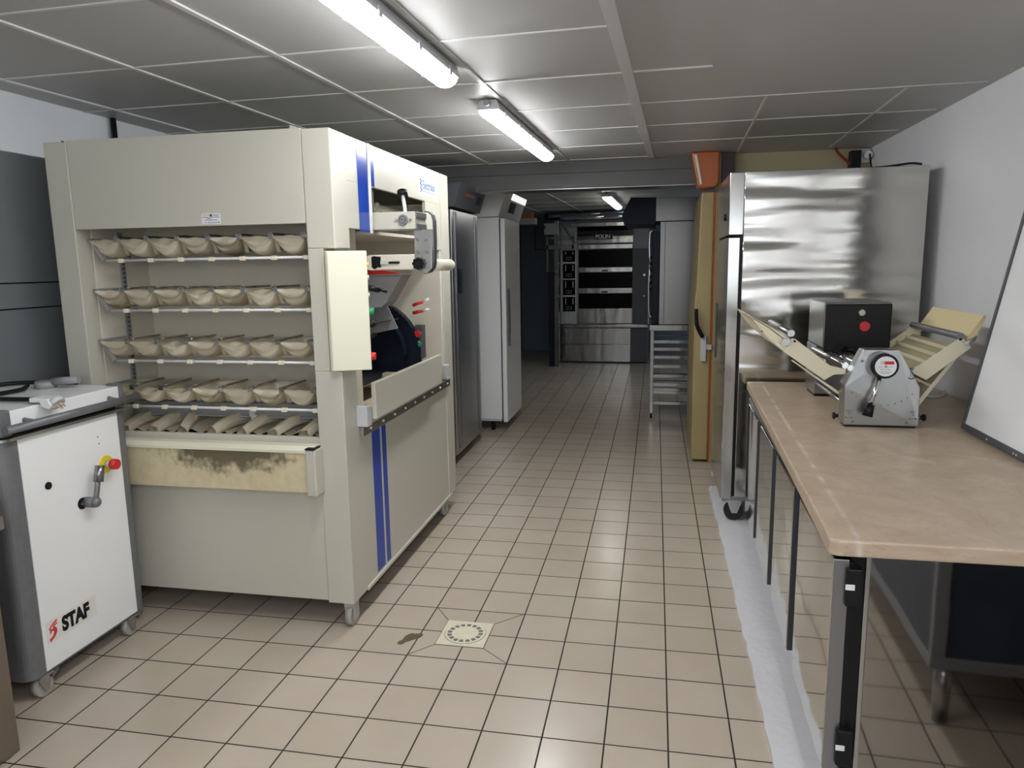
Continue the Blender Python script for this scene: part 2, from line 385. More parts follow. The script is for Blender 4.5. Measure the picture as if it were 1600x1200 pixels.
MB().box(-1.85, 1.25, -4.15, -4.14, 1.2, 2.05, 0).build('pane', 'pane_fill', w2, (0, 0, 0))
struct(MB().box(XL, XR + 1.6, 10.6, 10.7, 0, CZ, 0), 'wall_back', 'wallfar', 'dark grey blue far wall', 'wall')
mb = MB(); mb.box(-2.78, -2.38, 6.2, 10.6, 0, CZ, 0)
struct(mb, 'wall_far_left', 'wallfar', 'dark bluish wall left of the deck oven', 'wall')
# right wall of the far room with a daylight window
RX = XR + 1.5
mb = MB(); mb.box(RX, RX + .1, 3.62, 10.6, 0, 1.0, 0); mb.box(RX, RX + .1, 3.62, 10.6, 2.05, CZ, 0)
mb.box(RX, RX + .1, 3.62, 6.4, 1.0, 2.05, 0); mb.box(RX, RX + .1, 8.6, 10.6, 1.0, 2.05, 0)
struct(mb, 'wall_far_right', 'wallwhite', 'white right wall of the far room', 'wall')
mb = MB()
for (a, b_) in ((6.4, 6.45), (7.47, 7.53), (8.55, 8.6)): mb.box(RX - .02, RX + .06, a, b_, 1.0, 2.05, .004)
mb.box(RX - .02, RX + .06, 6.4, 8.6, 1.0, 1.05, .004); mb.box(RX - .02, RX + .06, 6.4, 8.6, 2.0, 2.05, .004)
w = struct(mb, 'window_1', 'white', 'daylight window of the far room', 'window')
MB().box(RX + .02, RX + .03, 6.45, 8.55, 1.05, 2.0, 0).build('pane', 'pane', w, (0, 0, 0))
# partition with khaki panel right of the opening, behind the tall fridge
struct(MB().box(.475, RX + .1, 3.5, 3.62, 0, CZ, 0), 'wall_rear_right', 'khakiwall', 'khaki panelled wall above the stainless fridge', 'wall')
mb = MB(); mb.box(.386, .475, 3.42, 3.62, 0, CZ, .003); struct(mb, 'trim_1', 'brown', 'dark brown door frame post', 'trim')
mb = MB(); mb.box(.367, .386, 3.44, 3.62, 0, CZ, .003); struct(mb, 'trim_2', 'khakiwall', 'narrow cream edge of the door frame', 'trim')
# beam over the opening
mb = MB(); mb.box(XL, .367, 3.50, 3.74, 2.185, CZ, 0); mb.box(XL, .367, 3.515, 3.74, 2.075, 2.185, .002)
bm_ = struct(mb, 'trim_3', 'beam', 'grey beam across the ceiling', 'beam')
MB().box(XL, .366, 3.53, 3.745, 2.068, 2.075, .001).build('soffit_plate', 'steel_dark', bm_, (0, 0, 0))
# grey panelling of the left wall
mb = MB(); mb.box(XL, XL + .012, -3.9, 2.6, 0.0, 1.352, .001); mb.box(XL, XL + .012, -3.9, 2.6, 1.358, 1.462, .001); mb.box(XL, XL + .012, -3.9, 2.6, 1.468, 2.018, .001)
wn = struct(mb, 'trim_4', 'wainscot', 'grey wall panelling behind the proofer', 'panelling')
MB().box(XL + .001, XL + .006, -3.9, 2.6, 1.350, 1.36, 0).box(XL + .001, XL + .006, -3.9, 2.6, 1.460, 1.47, 0).each('joint', 'black', wn, (0, 0, 0))
# white painted strip on the floor beside the counter, with a ragged left edge
pts = []
yy = -2.3
while yy < 2.79:
    pts.append((.312 + random.uniform(-.006, .006), yy)); yy += .06
pts.append((.325, 2.80)); pts += [(.72, 2.76), (.72, -.22), (.43, -.24), (.43, -2.3)]
struct(MB().prism(pts, 'z', 0, .014), 'trim_5', 'stripwhite', 'white painted strip on the floor under the counter', 'floor strip')

# ------------------------------------------------------------------ lamps
def make_lamp(label, loc, m='lamp', L=1.55, ang=0.0):
    t = thing('ceiling_lamp', loc, label, 'lamp', 'tube lamps on the ceiling'); t['_o'] = (0, 0, 0)
    MB().prism([(-.053, -.044), (.053, -.044), (.053, -.03), (.040, 0), (-.040, 0), (-.053, -.03)], 'y', 0, L, .003).build('housing', 'lightgrey', t)
    n = 12; poly = [(.048 * math.cos(PI + PI * i / n), -.045 + .034 * math.sin(PI + PI * i / n)) for i in range(n + 1)]
    mb = MB(); mb.prism(poly, 'y', .012, L - .012, .003); mb.build('diffuser', m, t)
    mb = MB()
    for k in range(5):
        y = .12 + k * (L - .24) / 4
        for sx in (-1, 1): mb.box(sx * .053 - .004, sx * .053 + .004, y - .012, y + .012, -.058, -.028, .001)
    mb.each('clip', 'lightgrey', t)
    MB().cyl((0, .002, -.017), (0, -.03, -.017), .014).build('cable_gland', 'midgrey', t)
    t.rotation_euler = (0, 0, ang)
    return t
l1 = make_lamp('bright tube lamp on the ceiling nearest to the camera', (-.918, -.80, CZ - .004), ang=-.032)
make_lamp('bright tube lamp on the ceiling just before the beam', (-.838, 1.33, CZ - .004), ang=-.032)
make_lamp('dimmer tube lamp on the far ceiling before the deck oven', (-.60, 6.05, CZ - .004), 'lamp_far', ang=-.032)
l4 = make_lamp('tube lamp on the ceiling behind the camera', (.25, -3.45, CZ - .004), 'lamp_back', ang=-.032)

# ------------------------------------------------------------------ dough proofer
X0, X1, Y0, Y1 = -2.552, -1.287, .575, 2.19
ZB, ZT = .106, 2.036
pr = thing('dough_proofer', (-1.92, 1.38, 0), 'large cream dough proofing cabinet with blue stripes and rows of canvas pockets', 'dough proofer')
MB().box(X0, -2.444, Y0, .66, ZB, ZT, .004).build('corner_post', 'cream', pr)
MB().box(X0, X0 + .02, .66, Y1, ZB, ZT, .002).build('left_side_panel', 'cream', pr)
mb = MB()
mb.box(-1.404, X1, Y0, .72, 1.585, ZT, .004); mb.box(-1.404, -1.338, Y0, .72, 1.10, 1.585, .003); mb.box(-1.404, X1, Y0, .72, ZB, 1.10, .004)
mb.box(-1.338, -1.30, .63, .72, 1.10, 1.585, .001)
mb.build('corner_post', 'cream', pr)
MB().box(-1.36, X1, 2.037, Y1, ZB, ZT, .004).build('corner_post', 'cream', pr)
MB().box(X0, -1.36, Y1 - .02, Y1, ZB, ZT, .002).build('back_panel', 'cream', pr)
MB().box(-2.442, -1.406, Y0 + .002, Y0 + .022, 1.683, ZT + .004, .002).build('header_panel', 'cream', pr)
MB().box(-2.442, -1.406, Y0 + .006, Y0 + .026, ZB + .008, .798, .002).build('lower_front_panel', 'cream', pr)
MB().box(X0 + .02, X1 - .02, .66, Y1 - .02, ZT - .03, ZT - .012, .001).build('roof_panel', 'cream', pr)
mb = MB()
for i in range(8):
    x = -2.50 + i * .125
    mb.cyl((x, Y0 + .05, ZT - .012), (x, Y0 + .05, ZT + .012), .010, .006, 10)
mb.each('roof_bolt', 'black', pr)
MB().prism([(-1.47, ZT), (-1.40, ZT), (-1.46, ZT + .022)], 'y', Y0 + .03, Y0 + .034).build('roof_tab', 'cream', pr)
# right side: upper panel with a window, lower panel
mb = MB(); XS = X1 - .004
mb.box(XS - .018, XS, .722, 2.035, 1.857, ZT, .002); mb.box(XS - .018, XS, .722, .982, 1.668, 1.857, .002); mb.box(XS - .018, XS, 1.752, 2.035, 1.60, 1.857, .002)
mb.build('upper_side_panel', 'cream', pr)
MB().box(XS - .018, XS, .722, 2.083, ZB, .796, .002).build('lower_side_panel', 'cream', pr)
MB().box(XS, XS + .01, .722, 2.083, ZB - .004, ZB + .012, .002).build('skirt_lip', 'cream', pr)
mb = MB(); mb.box(XS, XS + .0012, .836, .946, 1.66, ZT - .002, 0); mb.box(XS, XS + .0012, .978, 1.022, 1.86, ZT - .002, 0)
mb.box(XS, XS + .0012, .858, .952, .128, .792, 0); mb.box(XS, XS + .0012, .976, 1.026, .128, .79, 0)
mb.each('stripe', 'blue', pr)
MB().box(XS, XS + .006, .952, .974, 1.655, ZT, .002).build('edge_moulding', 'white', pr)
MB().box(XS, XS + .0008, 1.655, 1.96, 1.885, 1.975, 0).build('name_sticker', 'whitegloss', pr)
text('Electrolux', 'lettering', 'bluetext', pr, (XS + .001, 1.715, 1.920), .062, '+x', sx=.86, bold=.0006)
mb = MB()
for k in range(3):
    mb.tube([(XS + .002, 1.672 + .001 * k, 1.962 - .022 * k), (XS + .002, 1.70, 1.957 - .022 * k), (XS + .002, 1.675, 1.945 - .022 * k)], .0028, 6, 4)
mb.box(XS + .001, XS + .0014, 1.70, 1.93, 1.905, 1.908, 0)
mb.build('emblem', 'bluetext', pr)
# sticker on the header panel
st = MB().box(-1.853, -1.770, Y0 + .0012, Y0 + .0022, 1.690, 1.728 + .004, 0).build('dealer_sticker', 'paper', pr)
text('TORTORA', 'lettering', 'red', st, (-1.850, Y0 + .001, 1.7225), .009, '-y', .0003)
text('Matériel', 'lettering', 'black', st, (-1.803, Y0 + .001, 1.7225), .008, '-y', .0003)
text('Tél : 03 25 46 30 40', 'lettering', 'black', st, (-1.845, Y0 + .001, 1.693), .0085, '-y', .0003)
mb = MB()
for (x0, x1, z) in ((-1.85, -1.822, 1.716), (-1.82, -1.80, 1.716), (-1.798, -1.775, 1.716), (-1.833, -1.812, 1.710), (-1.842, -1.83, 1.7045), (-1.828, -1.80, 1.7045), (-1.798, -1.785, 1.7045)):
    mb.box(x0, x1, Y0 + .0006, Y0 + .0013, z, z + .002, 0)
mb.prism([(-1.818, 1.7205), (-1.805, 1.7205), (-1.8105, 1.731)], 'y', Y0 + .0006, Y0 + .0013)
mb.build('print_line', 'black', st)
# front cavity
mb = MB(); mb.box(-2.532, -2.438, .66, 1.02, .80, 1.98, .001); mb.box(-1.405, -1.39, .70, 1.02, .80, 1.98, .001)
mb.box(-2.438, -1.405, 1.0, 1.02, .925, 1.98, .001)
mb.build('cavity_lining', 'cream_in', pr)
MB().box(-2.438, -1.405, 1.015, 1.02, .5, .925, 0).box(-2.438, -1.405, .70, 1.015, .62, .64, 0).box(-2.438, -1.405, .60, 1.0, 1.96, 1.98, 0).build('dark_lining', 'black', pr)
mb = MB(); mb.box(-2.438, -2.432, .806, .838, .86, 1.68, 0)
mb.build('chain_guide', 'midgrey', pr)
mb = MB()
for i in range(40): mb.cyl((-2.432, .822, .88 + i * .02), (-2.428, .822, .88 + i * .02), .006, seg=8)
mb.build('chain', 'darkgrey', pr)
# canvas baskets
PW = .1415
def lerp_tab(v, T):
    for (a, x), (b_, y) in zip(T, T[1:]):
        if v <= b_: return x + (y - x) * (v - a) / (b_ - a)
    return T[-1][1]
DEP = [(0, 0), (.12, .026), (.17, .038), (.24, .044), (.34, .066), (.45, .080), (.65, .083), (.82, .066), (.92, .03), (1, .0)]
YY = [(0, 0), (.12, -.005), (.17, -.004), (.24, .004), (.34, .008), (.45, .035), (.65, .10), (.82, .17), (.92, .20), (1, .206)]
def pocket(u, v):
    prof = (1 - abs(2 * u - 1) ** 2.2) * (1 - .12 * u)
    d = lerp_tab(v, DEP); x = (u - .5) * PW * (1 - .9 * d * 0)
    wr = .0022 * math.sin(9 * u + 23 * v) * prof
    return (x + .006 * math.sin(5 * v) * prof, lerp_tab(v, YY) + wr, -prof * d + .0015 * math.sin(14 * u) * (1 - v) - (1 - prof) * .004)
def make_pocket_mesh():
    mb = MB(); mb.grid(pocket, 20, 26, .002)
    return mb.mesh('cloth_pocket', M['cloth'])
def make_clip_mesh():
    mb = MB(); n = 8
    mb.strip([(.011 * math.cos(PI * i / n), .008 * math.sin(PI * i / n)) for i in range(n + 1)], 'y', -.008, .02, .003)
    mb.box(-.011, .011, -.004, .0, -.014, .003, .001)
    mb.cyl((0, .0, .004), (0, .21, .004), .005, seg=8)
    return mb.mesh('divider_clip', M['steel'])
def make_fold_mesh():
    return MB().grid(lambda u, v: ((u - .5) * (.010 + .012 * v), .012 + .030 * v, -.004 - .062 * v), 4, 5, .002).mesh('cloth_fold', M['cloth'])
pm, cm, fm = make_pocket_mesh(), make_clip_mesh(), make_fold_mesh()
def sub(me, name, parent, loc):
    o = bpy.data.objects.new(name, me); COL.objects.link(o); o.parent = parent; o.location = Vector(loc) - Vector(parent['_o']); return o
for ri, zt in enumerate((1.642, 1.430, 1.212, 1.012)):
    mb = MB(); zr = zt - .088
    mb.cyl((-2.375, .645, zr), (-1.412, .645, zr), .0055, seg=10)
    mb.cyl((-2.375, .80, zr + .006), (-1.412, .80, zr + .006), .0055, seg=10)
    me_ = MB()
    for x in (-2.436,):
        me_.prism([(x, zt + .004), (x + .008, zt + .004), (x + .070, zr + .004), (x + .062, zr - .006)], 'y', .630, .648)
        me_.prism([(x, zt + .004), (x + .006, zt + .004), (x + .068, zr), (x + .062, zr - .004)], 'y', .80, .812)
    me_.box(-2.436, -2.430, .63, .81, zt - .006, zt + .006, .001)
    row = mb.build('basket_row', 'white', pr)
    me_.build('end_plate', 'midgrey', row)
    for k in range(7):
        xc = -2.432 + PW * (k + .5)
        p = sub(pm, 'cloth_pocket', row, (xc, .632, zt)); p.scale = (1, 1, random.uniform(.94, 1.05))
        sub(cm, 'divider_clip', row, (xc + PW / 2, .628, zt + .002))
        sub(fm, 'cloth_fold', row, (xc + PW / 2, .640, zt))
        t_ = bpy.data.objects
    mb = MB()
    for k in range(7):
        xc = -2.432 + PW * (k + 1) - .02 * 0
        if xc < -1.42: mb.box(xc - .016, xc + .010, .637, .653, zr - .010, zr + .008, .003)
    mb.each('cloth_tab', 'cloth', row)
# sagging bottom row behind the sill
row = MB().grid(lambda u, v: (-2.436 + u * 1.028, .68 + .26 * v, .800 + .022 * abs(math.sin(7.3 * PI * u)) + .03 * v), 84, 6, .003).build('bottom_basket_row', 'cloth', pr)
fold = None
for k in range(7):
    xc = -2.36 + k * .1425
    mb = MB(); a = random.uniform(-.05, .10)
    def fn(u, v, a=a):
        th = PI * 2 * u; r = .020 + .008 * v
        return (r * 1.15 * math.cos(th) + a * v, .20 * v, r * 1.1 * math.sin(th) + .022 + .040 * math.sin(v * 2.0) + .004 * math.sin(th * 3 + k))
    mb.grid(fn, 18, 8, .002)
    o = bpy.data.objects.new('cloth_fold', mb.mesh('cloth_fold', M['cloth'])); COL.objects.link(o)
    o.parent = row; o.location = Vector((xc, .64, .795)) - Vector(row['_o'])
MB().box(-2.438, -1.405, .60, .70, .72, .792, .002).box(-2.44, -1.406, .585, .612, .785, .822, .003).build('sill', 'cream', pr)
mb = MB(); mb.box(-2.40, -1.405, .76, .80, .868, .925, .003); mb.box(-2.40, -1.405, .752, .805, .862, .870, .001)
mb.build('cross_rail', 'midgrey', pr)
MB().box(-1.80, -1.755, .735, .755, .845, .875, .003).box(-1.81, -1.78, .738, .76, .87, .915, .002).build('rail_clamp', 'lightgrey', pr)
# the projecting drawer under the opening
dr = MB().box(-2.43, -1.432, .515, .535, .607, .775, .003).build('drawer_front', 'stained', pr)
MB().prism([(.508, .775), (.508, .786), (.53, .800), (.572, .800), (.572, .775)], 'x', -2.43, -1.40).build('drawer_rim', 'creamlight', dr)
MB().box(-1.432, -1.388, .500, .575, .597, .790, .006).box(-2.43, -1.432, .535, .575, .610, .63, .001).build('drawer_end', 'cream', dr)
MB().box(-1.430, -1.390, .498, .56, .790, .797, .002).build('drawer_cap', 'black', dr)
# control box on the corner
A_, B_ = Vector((-1.318, .540)), Vector((-1.172, .606)); t_ = (B_ - A_).normalized(); n_ = Vector((-t_.y, t_.x))
cb = MB().prism([tuple(A_ + n_ * .012), tuple(A_ + t_ * .010), tuple(B_), tuple(B_ + n_ * .062), tuple(A_ + n_ * .062)], 'z', 1.104, 1.574, .004).build('control_box', 'creamlight', pr)
bc = B_ + n_ * .034
def out(d, z): return (bc.x + t_.x * d, bc.y + t_.y * d, z)
for (z, m_) in ((1.155, 'red'), (1.335, 'green')):
    MB().cyl(out(-.002, z), out(.020, z), .017, .014).build('push_button', m_, cb)
for z in (1.245, 1.285): MB().cyl(out(-.002, z), out(.017, z), .015).ball(out(.017, z), .010).build('rotary_knob', 'black', cb)
MB().cyl(out(-.002, 1.43), out(.045, 1.42), .012).cyl(out(.045, 1.42), out(.075, 1.412), .006).build('cable_plug', 'black', cb)
for z in (1.40, 1.47, 1.52): MB().cyl(out(-.002, z), out(.006, z), .009).build('pilot_light', 'yellow' if z > 1.5 else 'creamlight', cb)
# working opening on the right side
mb = MB()
mb.box(-1.90, -1.88, 1.022, 2.03, .84, 1.98, 0); mb.box(-1.88, X1 - .008, 2.0, 2.034, .84, 1.86, .001); mb.box(-1.88, -1.406, 1.022, 1.04, .84, 1.86, 0)
mb.box(-1.88, X1 - .03, 1.05, 2.0, 1.655, 1.67, .001)
mb.build('opening_lining', 'cream_in', pr)
MB().box(-1.88, X1 - .012, 1.042, 2.034, .842, .856, .002).box(-1.388, X1 - .012, .722, 1.045, .842, .856, .002).build('opening_shelf', 'wood', pr)
mb = MB(); mb.box(XS, XS + .022, .717, 2.062, .798, .840, .003)
rail = mb.build('scratched_rail', 'steel', pr)
mb = MB()
for k in range(9): mb.cyl((XS + .02, .80 + k * .15, .819), (XS + .026, .80 + k * .15, .819), .006, seg=8)
mb.each('rivet', 'white', rail)
MB().box(-1.245, -1.224, .762, 1.745, .866, 1.026, .004).box(-1.30, -1.245, .765, .785, .866, .90, .001).box(-1.262, -1.245, .775, 1.735, .85, .88, .001).build('guard_board', 'cream', pr)
mb = MB(); mb.box(XS, XS + .05, .700, .752, .845, .935, .004); mb.box(XS, XS + .03, 1.985, 2.04, .845, .930, .004); mb.each('guard_bracket', 'lightgrey', pr)
# machinery in the opening
mb = MB(); mb.cyl((-1.58, 1.58, 1.05), (-1.58, 1.61, 1.05), .285, seg=48); mb.ring((-1.58, 1.57, 1.05), (0, 1, 0), .235, .285, .05, 48)
for k in range(72):
    a = k * 2 * PI / 72; c = Vector((-1.58 + .278 * math.cos(a), 0, 1.05 + .278 * math.sin(a)))
    mb.box(c.x - .004, c.x + .004, 1.562, 1.572, c.z - .004, c.z + .004, 0)
mb.build('toothed_drum', 'navy', pr)
n = 14; mb = MB(); mb.strip([(-1.58 + .225 * math.cos(a), 1.05 + .225 * math.sin(a)) for a in [(-.02 + 1.5 * i / n) for i in range(n + 1)]], 'y', 1.50, 1.56, .006)
mb.build('drum_rim', 'navy', pr)
MB().prism([(-1.62, 1.315), (-1.405, 1.33), (-1.345, 1.20), (-1.62, 1.145)], 'y', 1.40, 1.406, .001).build('drum_cover', 'midgrey', pr)
MB().prism([(-1.60, 1.468), (-1.258, 1.474), (-1.345, 1.338), (-1.37, 1.318), (-1.60, 1.285)], 'y', 1.25, 1.39, .003).build('chute', 'midgrey', pr)
MB().prism([(-1.60, 1.470), (-1.36, 1.475), (-1.258, 1.476), (-1.36, 1.496), (-1.60, 1.496)], 'y', 1.235, 1.25).build('chute_trim', 'red', pr)
MB().prism([(-1.60, 1.20), (-1.375, 1.24), (-1.375, 1.246), (-1.60, 1.206)], 'y', 1.15, 1.5).prism([(-1.70, 1.0), (-1.43, .94), (-1.43, .947), (-1.70, 1.007)], 'y', 1.06, 1.5).each('guide_sheet', 'steel', pr)
for (z, dz) in ((1.305, .02), (1.265, .012)):
    p = MB().cyl((-1.33, 1.60, z), (-1.275, 1.60, z + dz), .009).build('ejector_pin', 'red', pr)
    MB().cyl((-1.275, 1.60, z + dz), (-1.24, 1.60, z + dz * 1.6), .007).build('pin_tip', 'white', p)
sb = MB().box(-1.325, -1.285, 1.60, 1.66, 1.02, 1.20, .003).build('switch_box', 'darkgrey', pr)
MB().cyl((-1.305, 1.60, 1.155), (-1.305, 1.575, 1.155), .017).build('push_button', 'red', sb)
MB().cyl((-1.305, 1.60, 1.10), (-1.305, 1.575, 1.10), .017).build('push_button', 'green', sb)
MB().box(-1.60, -1.30, 1.35, 1.42, .90, .925, .002).box(-1.45, -1.33, 1.42, 1.47, .94, .965, .002).each('wooden_strip', 'wood', pr)
# belt arm sticking out of the upper window
arm = MB().box(-1.30, -1.100, 1.00, 1.15, 1.672, 1.748, .004).build('belt_arm', 'cream', pr)
mb = MB(); mb.ring((-1.155, 1.0, 1.712), (0, -1, 0), .016, .023, .008); mb.ring((-1.155, .998, 1.712), (0, -1, 0), .005, .012, .008); mb.build('bearing', 'greymetal', arm)
mb = MB()
for dx in (-.033, .034): mb.cyl((-1.155 + dx, 1.0, 1.712), (-1.155 + dx, .992, 1.712), .006)
mb.each('bolt', 'steel', arm)
mb = MB(); mb.box(-1.104, -1.094, 1.005, 1.148, 1.722, 1.747, .002); mb.box(-1.104, -1.094, 1.005, 1.148, 1.675, 1.698, .002); mb.build('end_plate', 'greymetal', arm)
pl = MB().prism([(-1.128, 1.672), (-1.045, 1.672), (-1.05, 1.50), (-1.075, 1.475), (-1.13, 1.50)], 'y', 1.06, 1.075, .002).build('side_plate', 'steel', pr)
mb = MB()
for (x, z) in ((-1.112, 1.63), (-1.075, 1.63), (-1.112, 1.575), (-1.072, 1.575)): mb.prism([(x, z + .011), (x + .008, z), (x, z - .011), (x - .008, z)], 'y', 1.055, 1.06)
mb.each('screw', 'greymetal', pl)
mb = MB(); c = Vector((-1.105, 1.04, 1.522))
for k in range(8):
    a = k * PI / 4; mb.cyl((c.x + .019 * math.cos(a), 1.030, c.z + .019 * math.sin(a)), (c.x + .019 * math.cos(a), 1.055, c.z + .019 * math.sin(a)), .0085, seg=10)
mb.cyl((c.x, 1.030, c.z), (c.x, 1.06, c.z), .021); mb.build('star_knob', 'black', pl)
mb = MB()
path = [(-1.080, 1.752), (-1.062, 1.748), (-1.048, 1.735), (-1.042, 1.71), (-1.042, 1.62), (-1.046, 1.53), (-1.052, 1.505), (-1.066, 1.486), (-1.09, 1.478)]
mb.strip(path, 'y', 1.076, 1.118, .006); mb.build('belt', 'darkgrey', arm)
la = MB().box(-1.335, -1.128, 1.06, 1.085, 1.495, 1.565, .006).cyl((-1.335, 1.06, 1.53), (-1.335, 1.085, 1.53), .035, seg=28).build('lower_arm', 'cream_in', pr)
MB().box(-1.335, -1.29, 1.057, 1.062, 1.508, 1.556, .002).build('slot', 'black', la)
MB().box(-1.29, -1.255, 1.050, 1.065, 1.52, 1.538, .002).build('tension_block', 'lightgrey', la)
MB().cyl((-1.25, 1.055, 1.529), (-1.20, 1.055, 1.529), .005).build('tension_screw', 'black', la)
ro = MB().cyl((-1.076, 1.13, 1.515), (-1.076, 1.44, 1.515), .028, seg=28).build('roller', 'creamlight', pr)
MB().cyl((-1.076, 1.44, 1.515), (-1.076, 1.46, 1.515), .024).cyl((-1.076, 1.46, 1.515), (-1.076, 1.475, 1.515), .01).cyl((-1.076, 1.11, 1.515), (-1.076, 1.13, 1.515), .012).build('roller_cap', 'white', ro)
MB().cyl((-1.17, 1.08, 1.745), (-1.195, 1.12, 1.83), .008).build('stem', 'white', pr)
MB().cyl((-1.195, 1.12, 1.825), (-1.20, 1.13, 1.848), .024).build('hand_wheel', 'black', pr)
mb = MB(); mb.cyl((-1.42, 1.06, 1.80), (-1.42, 1.72, 1.80), .016); mb.box(-1.45, -1.39, 1.15, 1.21, 1.77, 1.84, .004); mb.cyl((-1.47, 1.06, 1.76), (-1.47, 1.72, 1.76), .014); mb.box(-1.5, -1.40, 1.32, 1.36, 1.74, 1.82, .003)
mb.build('drive_shaft', 'cream_in', pr)
MB().box(-1.62, -1.60, 1.045, 1.74, 1.675, 1.90, 0).box(-1.6, -1.31, 1.045, 1.055, 1.675, 1.9, 0).build('window_back', 'darkgrey', pr)
# castors
for (x, y) in ((-1.315, .610), (-1.315, 2.0), (-2.50, .64), (-2.50, 2.10)):
    c_ = MB().box(x - .022, x + .022, y - .03, y + .03, .088, ZB + .01, .002).box(x - .022, x - .014, y - .025, y + .025, .03, .09, .002).box(x + .014, x + .022, y - .025, y + .025, .03, .09, .002).build('castor', 'casterwheel', pr)
    MB().cyl((x - .013, y, .045), (x + .013, y, .045), .045, seg=28).build('wheel', 'casterwheel', c_)

# ------------------------------------------------------------------ dough divider (front left)
dv = thing('dough_divider', (-2.45, .16, 0), 'white and grey dough divider on castors with lever and red emergency stop', 'dough divider')
FX = -2.19
def rrect(x0, x1, y0, y1, r, n=8):
    P = []
    for (cx, cy, a0) in ((x1 - r, y0 + r, -PI / 2), (x1 - r, y1 - r, 0), (x0 + r, y1 - r, PI / 2), (x0 + r, y0 + r, PI)):
        for i in range(n + 1): a = a0 + PI / 2 * i / n; P.append((cx + r * math.cos(a), cy + r * math.sin(a)))
    return P
MB().prism(rrect(-2.72, FX - .004, -.135, .470, .045), 'z', .082, .955).build('body', 'greymetal', dv)
MB().box(FX - .006, FX, -.068, .402, .090, .948, .002).build('front_panel', 'whitegloss', dv)
MB().prism(rrect(-2.73, FX + .018, -.145, .456, .03), 'z', .952, .962).build('tray_lip', 'steel', dv)
mb = MB(); mb.prism(rrect(-2.72, FX - .002, -.125, .448, .03), 'z', .975, 1.050, .004)
lid = mb.build('lid', 'whitegloss', dv)
MB().prism(rrect(-2.71, FX - .02, -.12, .44, .03), 'z', .962, .975).build('lid_gasket', 'black', dv)
MB().box(FX - .06, FX + .002, -.13, -.085, .965, 1.055, .006).box(FX - .06, FX + .002, .425, .452, .965, 1.06, .006).each('lid_corner', 'greymetal', lid)
hb = MB().cyl((FX + .045, -.155, .998), (FX + .045, .475, 1.000), .0145, seg=20).build('handle_bar', 'greymetal', dv)
MB().cyl((FX - .004, -.03, 1.008), (FX + .045, -.03, 1.0), .010).cyl((FX - .004, .37, 1.010), (FX + .045, .37, 1.0), .010).each('handle_post', 'greymetal', hb)
MB().ring((FX, .313, .757), (1, 0, 0), .008, .034, .006).build('stop_plate', 'yellow', dv)
es = MB().cyl((FX + .006, .313, .757), (FX + .03, .313, .757), .014).build('stop_stem', 'lightgrey', dv)
MB().cyl((FX + .03, .315, .757), (FX + .052, .315, .757), .022, .020).build('stop_button', 'red', es)
lv = MB().cyl((FX - .002, .192, .640), (FX + .04, .192, .640), .020).tube([(FX + .04, .192, .640), (FX + .045, .20, .67), (FX + .045, .218, .735), (FX + .045, .228, .755)], .010).build('lever', 'greymetal', dv)
MB().cyl((FX + .045, .216, .715), (FX + .045, .232, .775), .018, .017).build('lever_grip', 'steel_dark', lv)
MB().ball((FX + .04, .196, .640), .021).build('lever_joint', 'greymetal', lv)
MB().ring((FX, .175, .640), (1, 0, 0), .008, .022, .003).build('lever_seal', 'black', dv)
MB().cyl((FX - .001, .031, .754), (FX + .004, .031, .754), .014).build('blanking_plug', 'black', dv)
mb = MB(); mb.cyl((FX - .001, .29, .845), (FX + .002, .29, .845), .003, seg=8); mb.cyl((FX - .001, .287, .872), (FX + .002, .287, .872), .003, seg=8); mb.each('screw', 'midgrey', dv)
sk = MB().box(FX, FX + .0008, -.052, .185, .185, .268, 0).build('name_sticker', 'staf_sticker', dv)
text('STAF', 'lettering', 'black', sk, (FX + .001, .018, .202), .074, '+x', .0006, .80, bold=.0042)
mb = MB()
mb.tube([(FX + .0015, -.004, .258), (FX + .0015, -.025, .250), (FX + .0015, -.038, .236), (FX + .0015, -.018, .224), (FX + .0015, -.026, .206), (FX + .0015, -.042, .198)], .0028, 6)
mb.tube([(FX + .0015, -.006, .247), (FX + .0015, -.022, .240), (FX + .0015, -.010, .224), (FX + .0015, -.020, .205), (FX + .0015, -.042, .192)], .0028, 6)
mb.tube([(FX + .0015, -.040, .222), (FX + .0015, -.030, .231), (FX + .0015, -.012, .232)], .0026, 6)
mb.build('emblem', 'red', sk)
la_ = MB().cyl((-2.47, .36, 1.050), (-2.47, .36, 1.078), .042, .036).box(-2.50, -2.44, .33, .39, 1.05, 1.072, .008).cyl((-2.44, .365, 1.075), (-2.335, .385, 1.082), .016, .015).build('lid_latch', 'midgrey', dv)
for (x, y) in ((-2.215, -.075), (-2.215, .375), (-2.66, -.075), (-2.66, .375)):
    c_ = MB().box(x - .03, x + .03, y - .03, y + .03, .075, .084, .002).prism([(y - .032, .078), (y + .018, .078), (y + .012, .02), (y - .006, .02)], 'x', x - .022, x - .018).prism([(y - .032, .078), (y + .018, .078), (y + .012, .02), (y - .006, .02)], 'x', x + .018, x + .022).build('castor', 'steel', dv)
    MB().cyl((x - .014, y, .038), (x + .014, y, .038), .038, seg=28).build('wheel', 'casterwheel', c_)
    MB().prism([(y + .02, .07), (y + .05, .085), (y + .055, .077), (y + .025, .058)], 'x', x - .012, x + .03, .002).build('brake_pedal', 'steel_dark', c_)
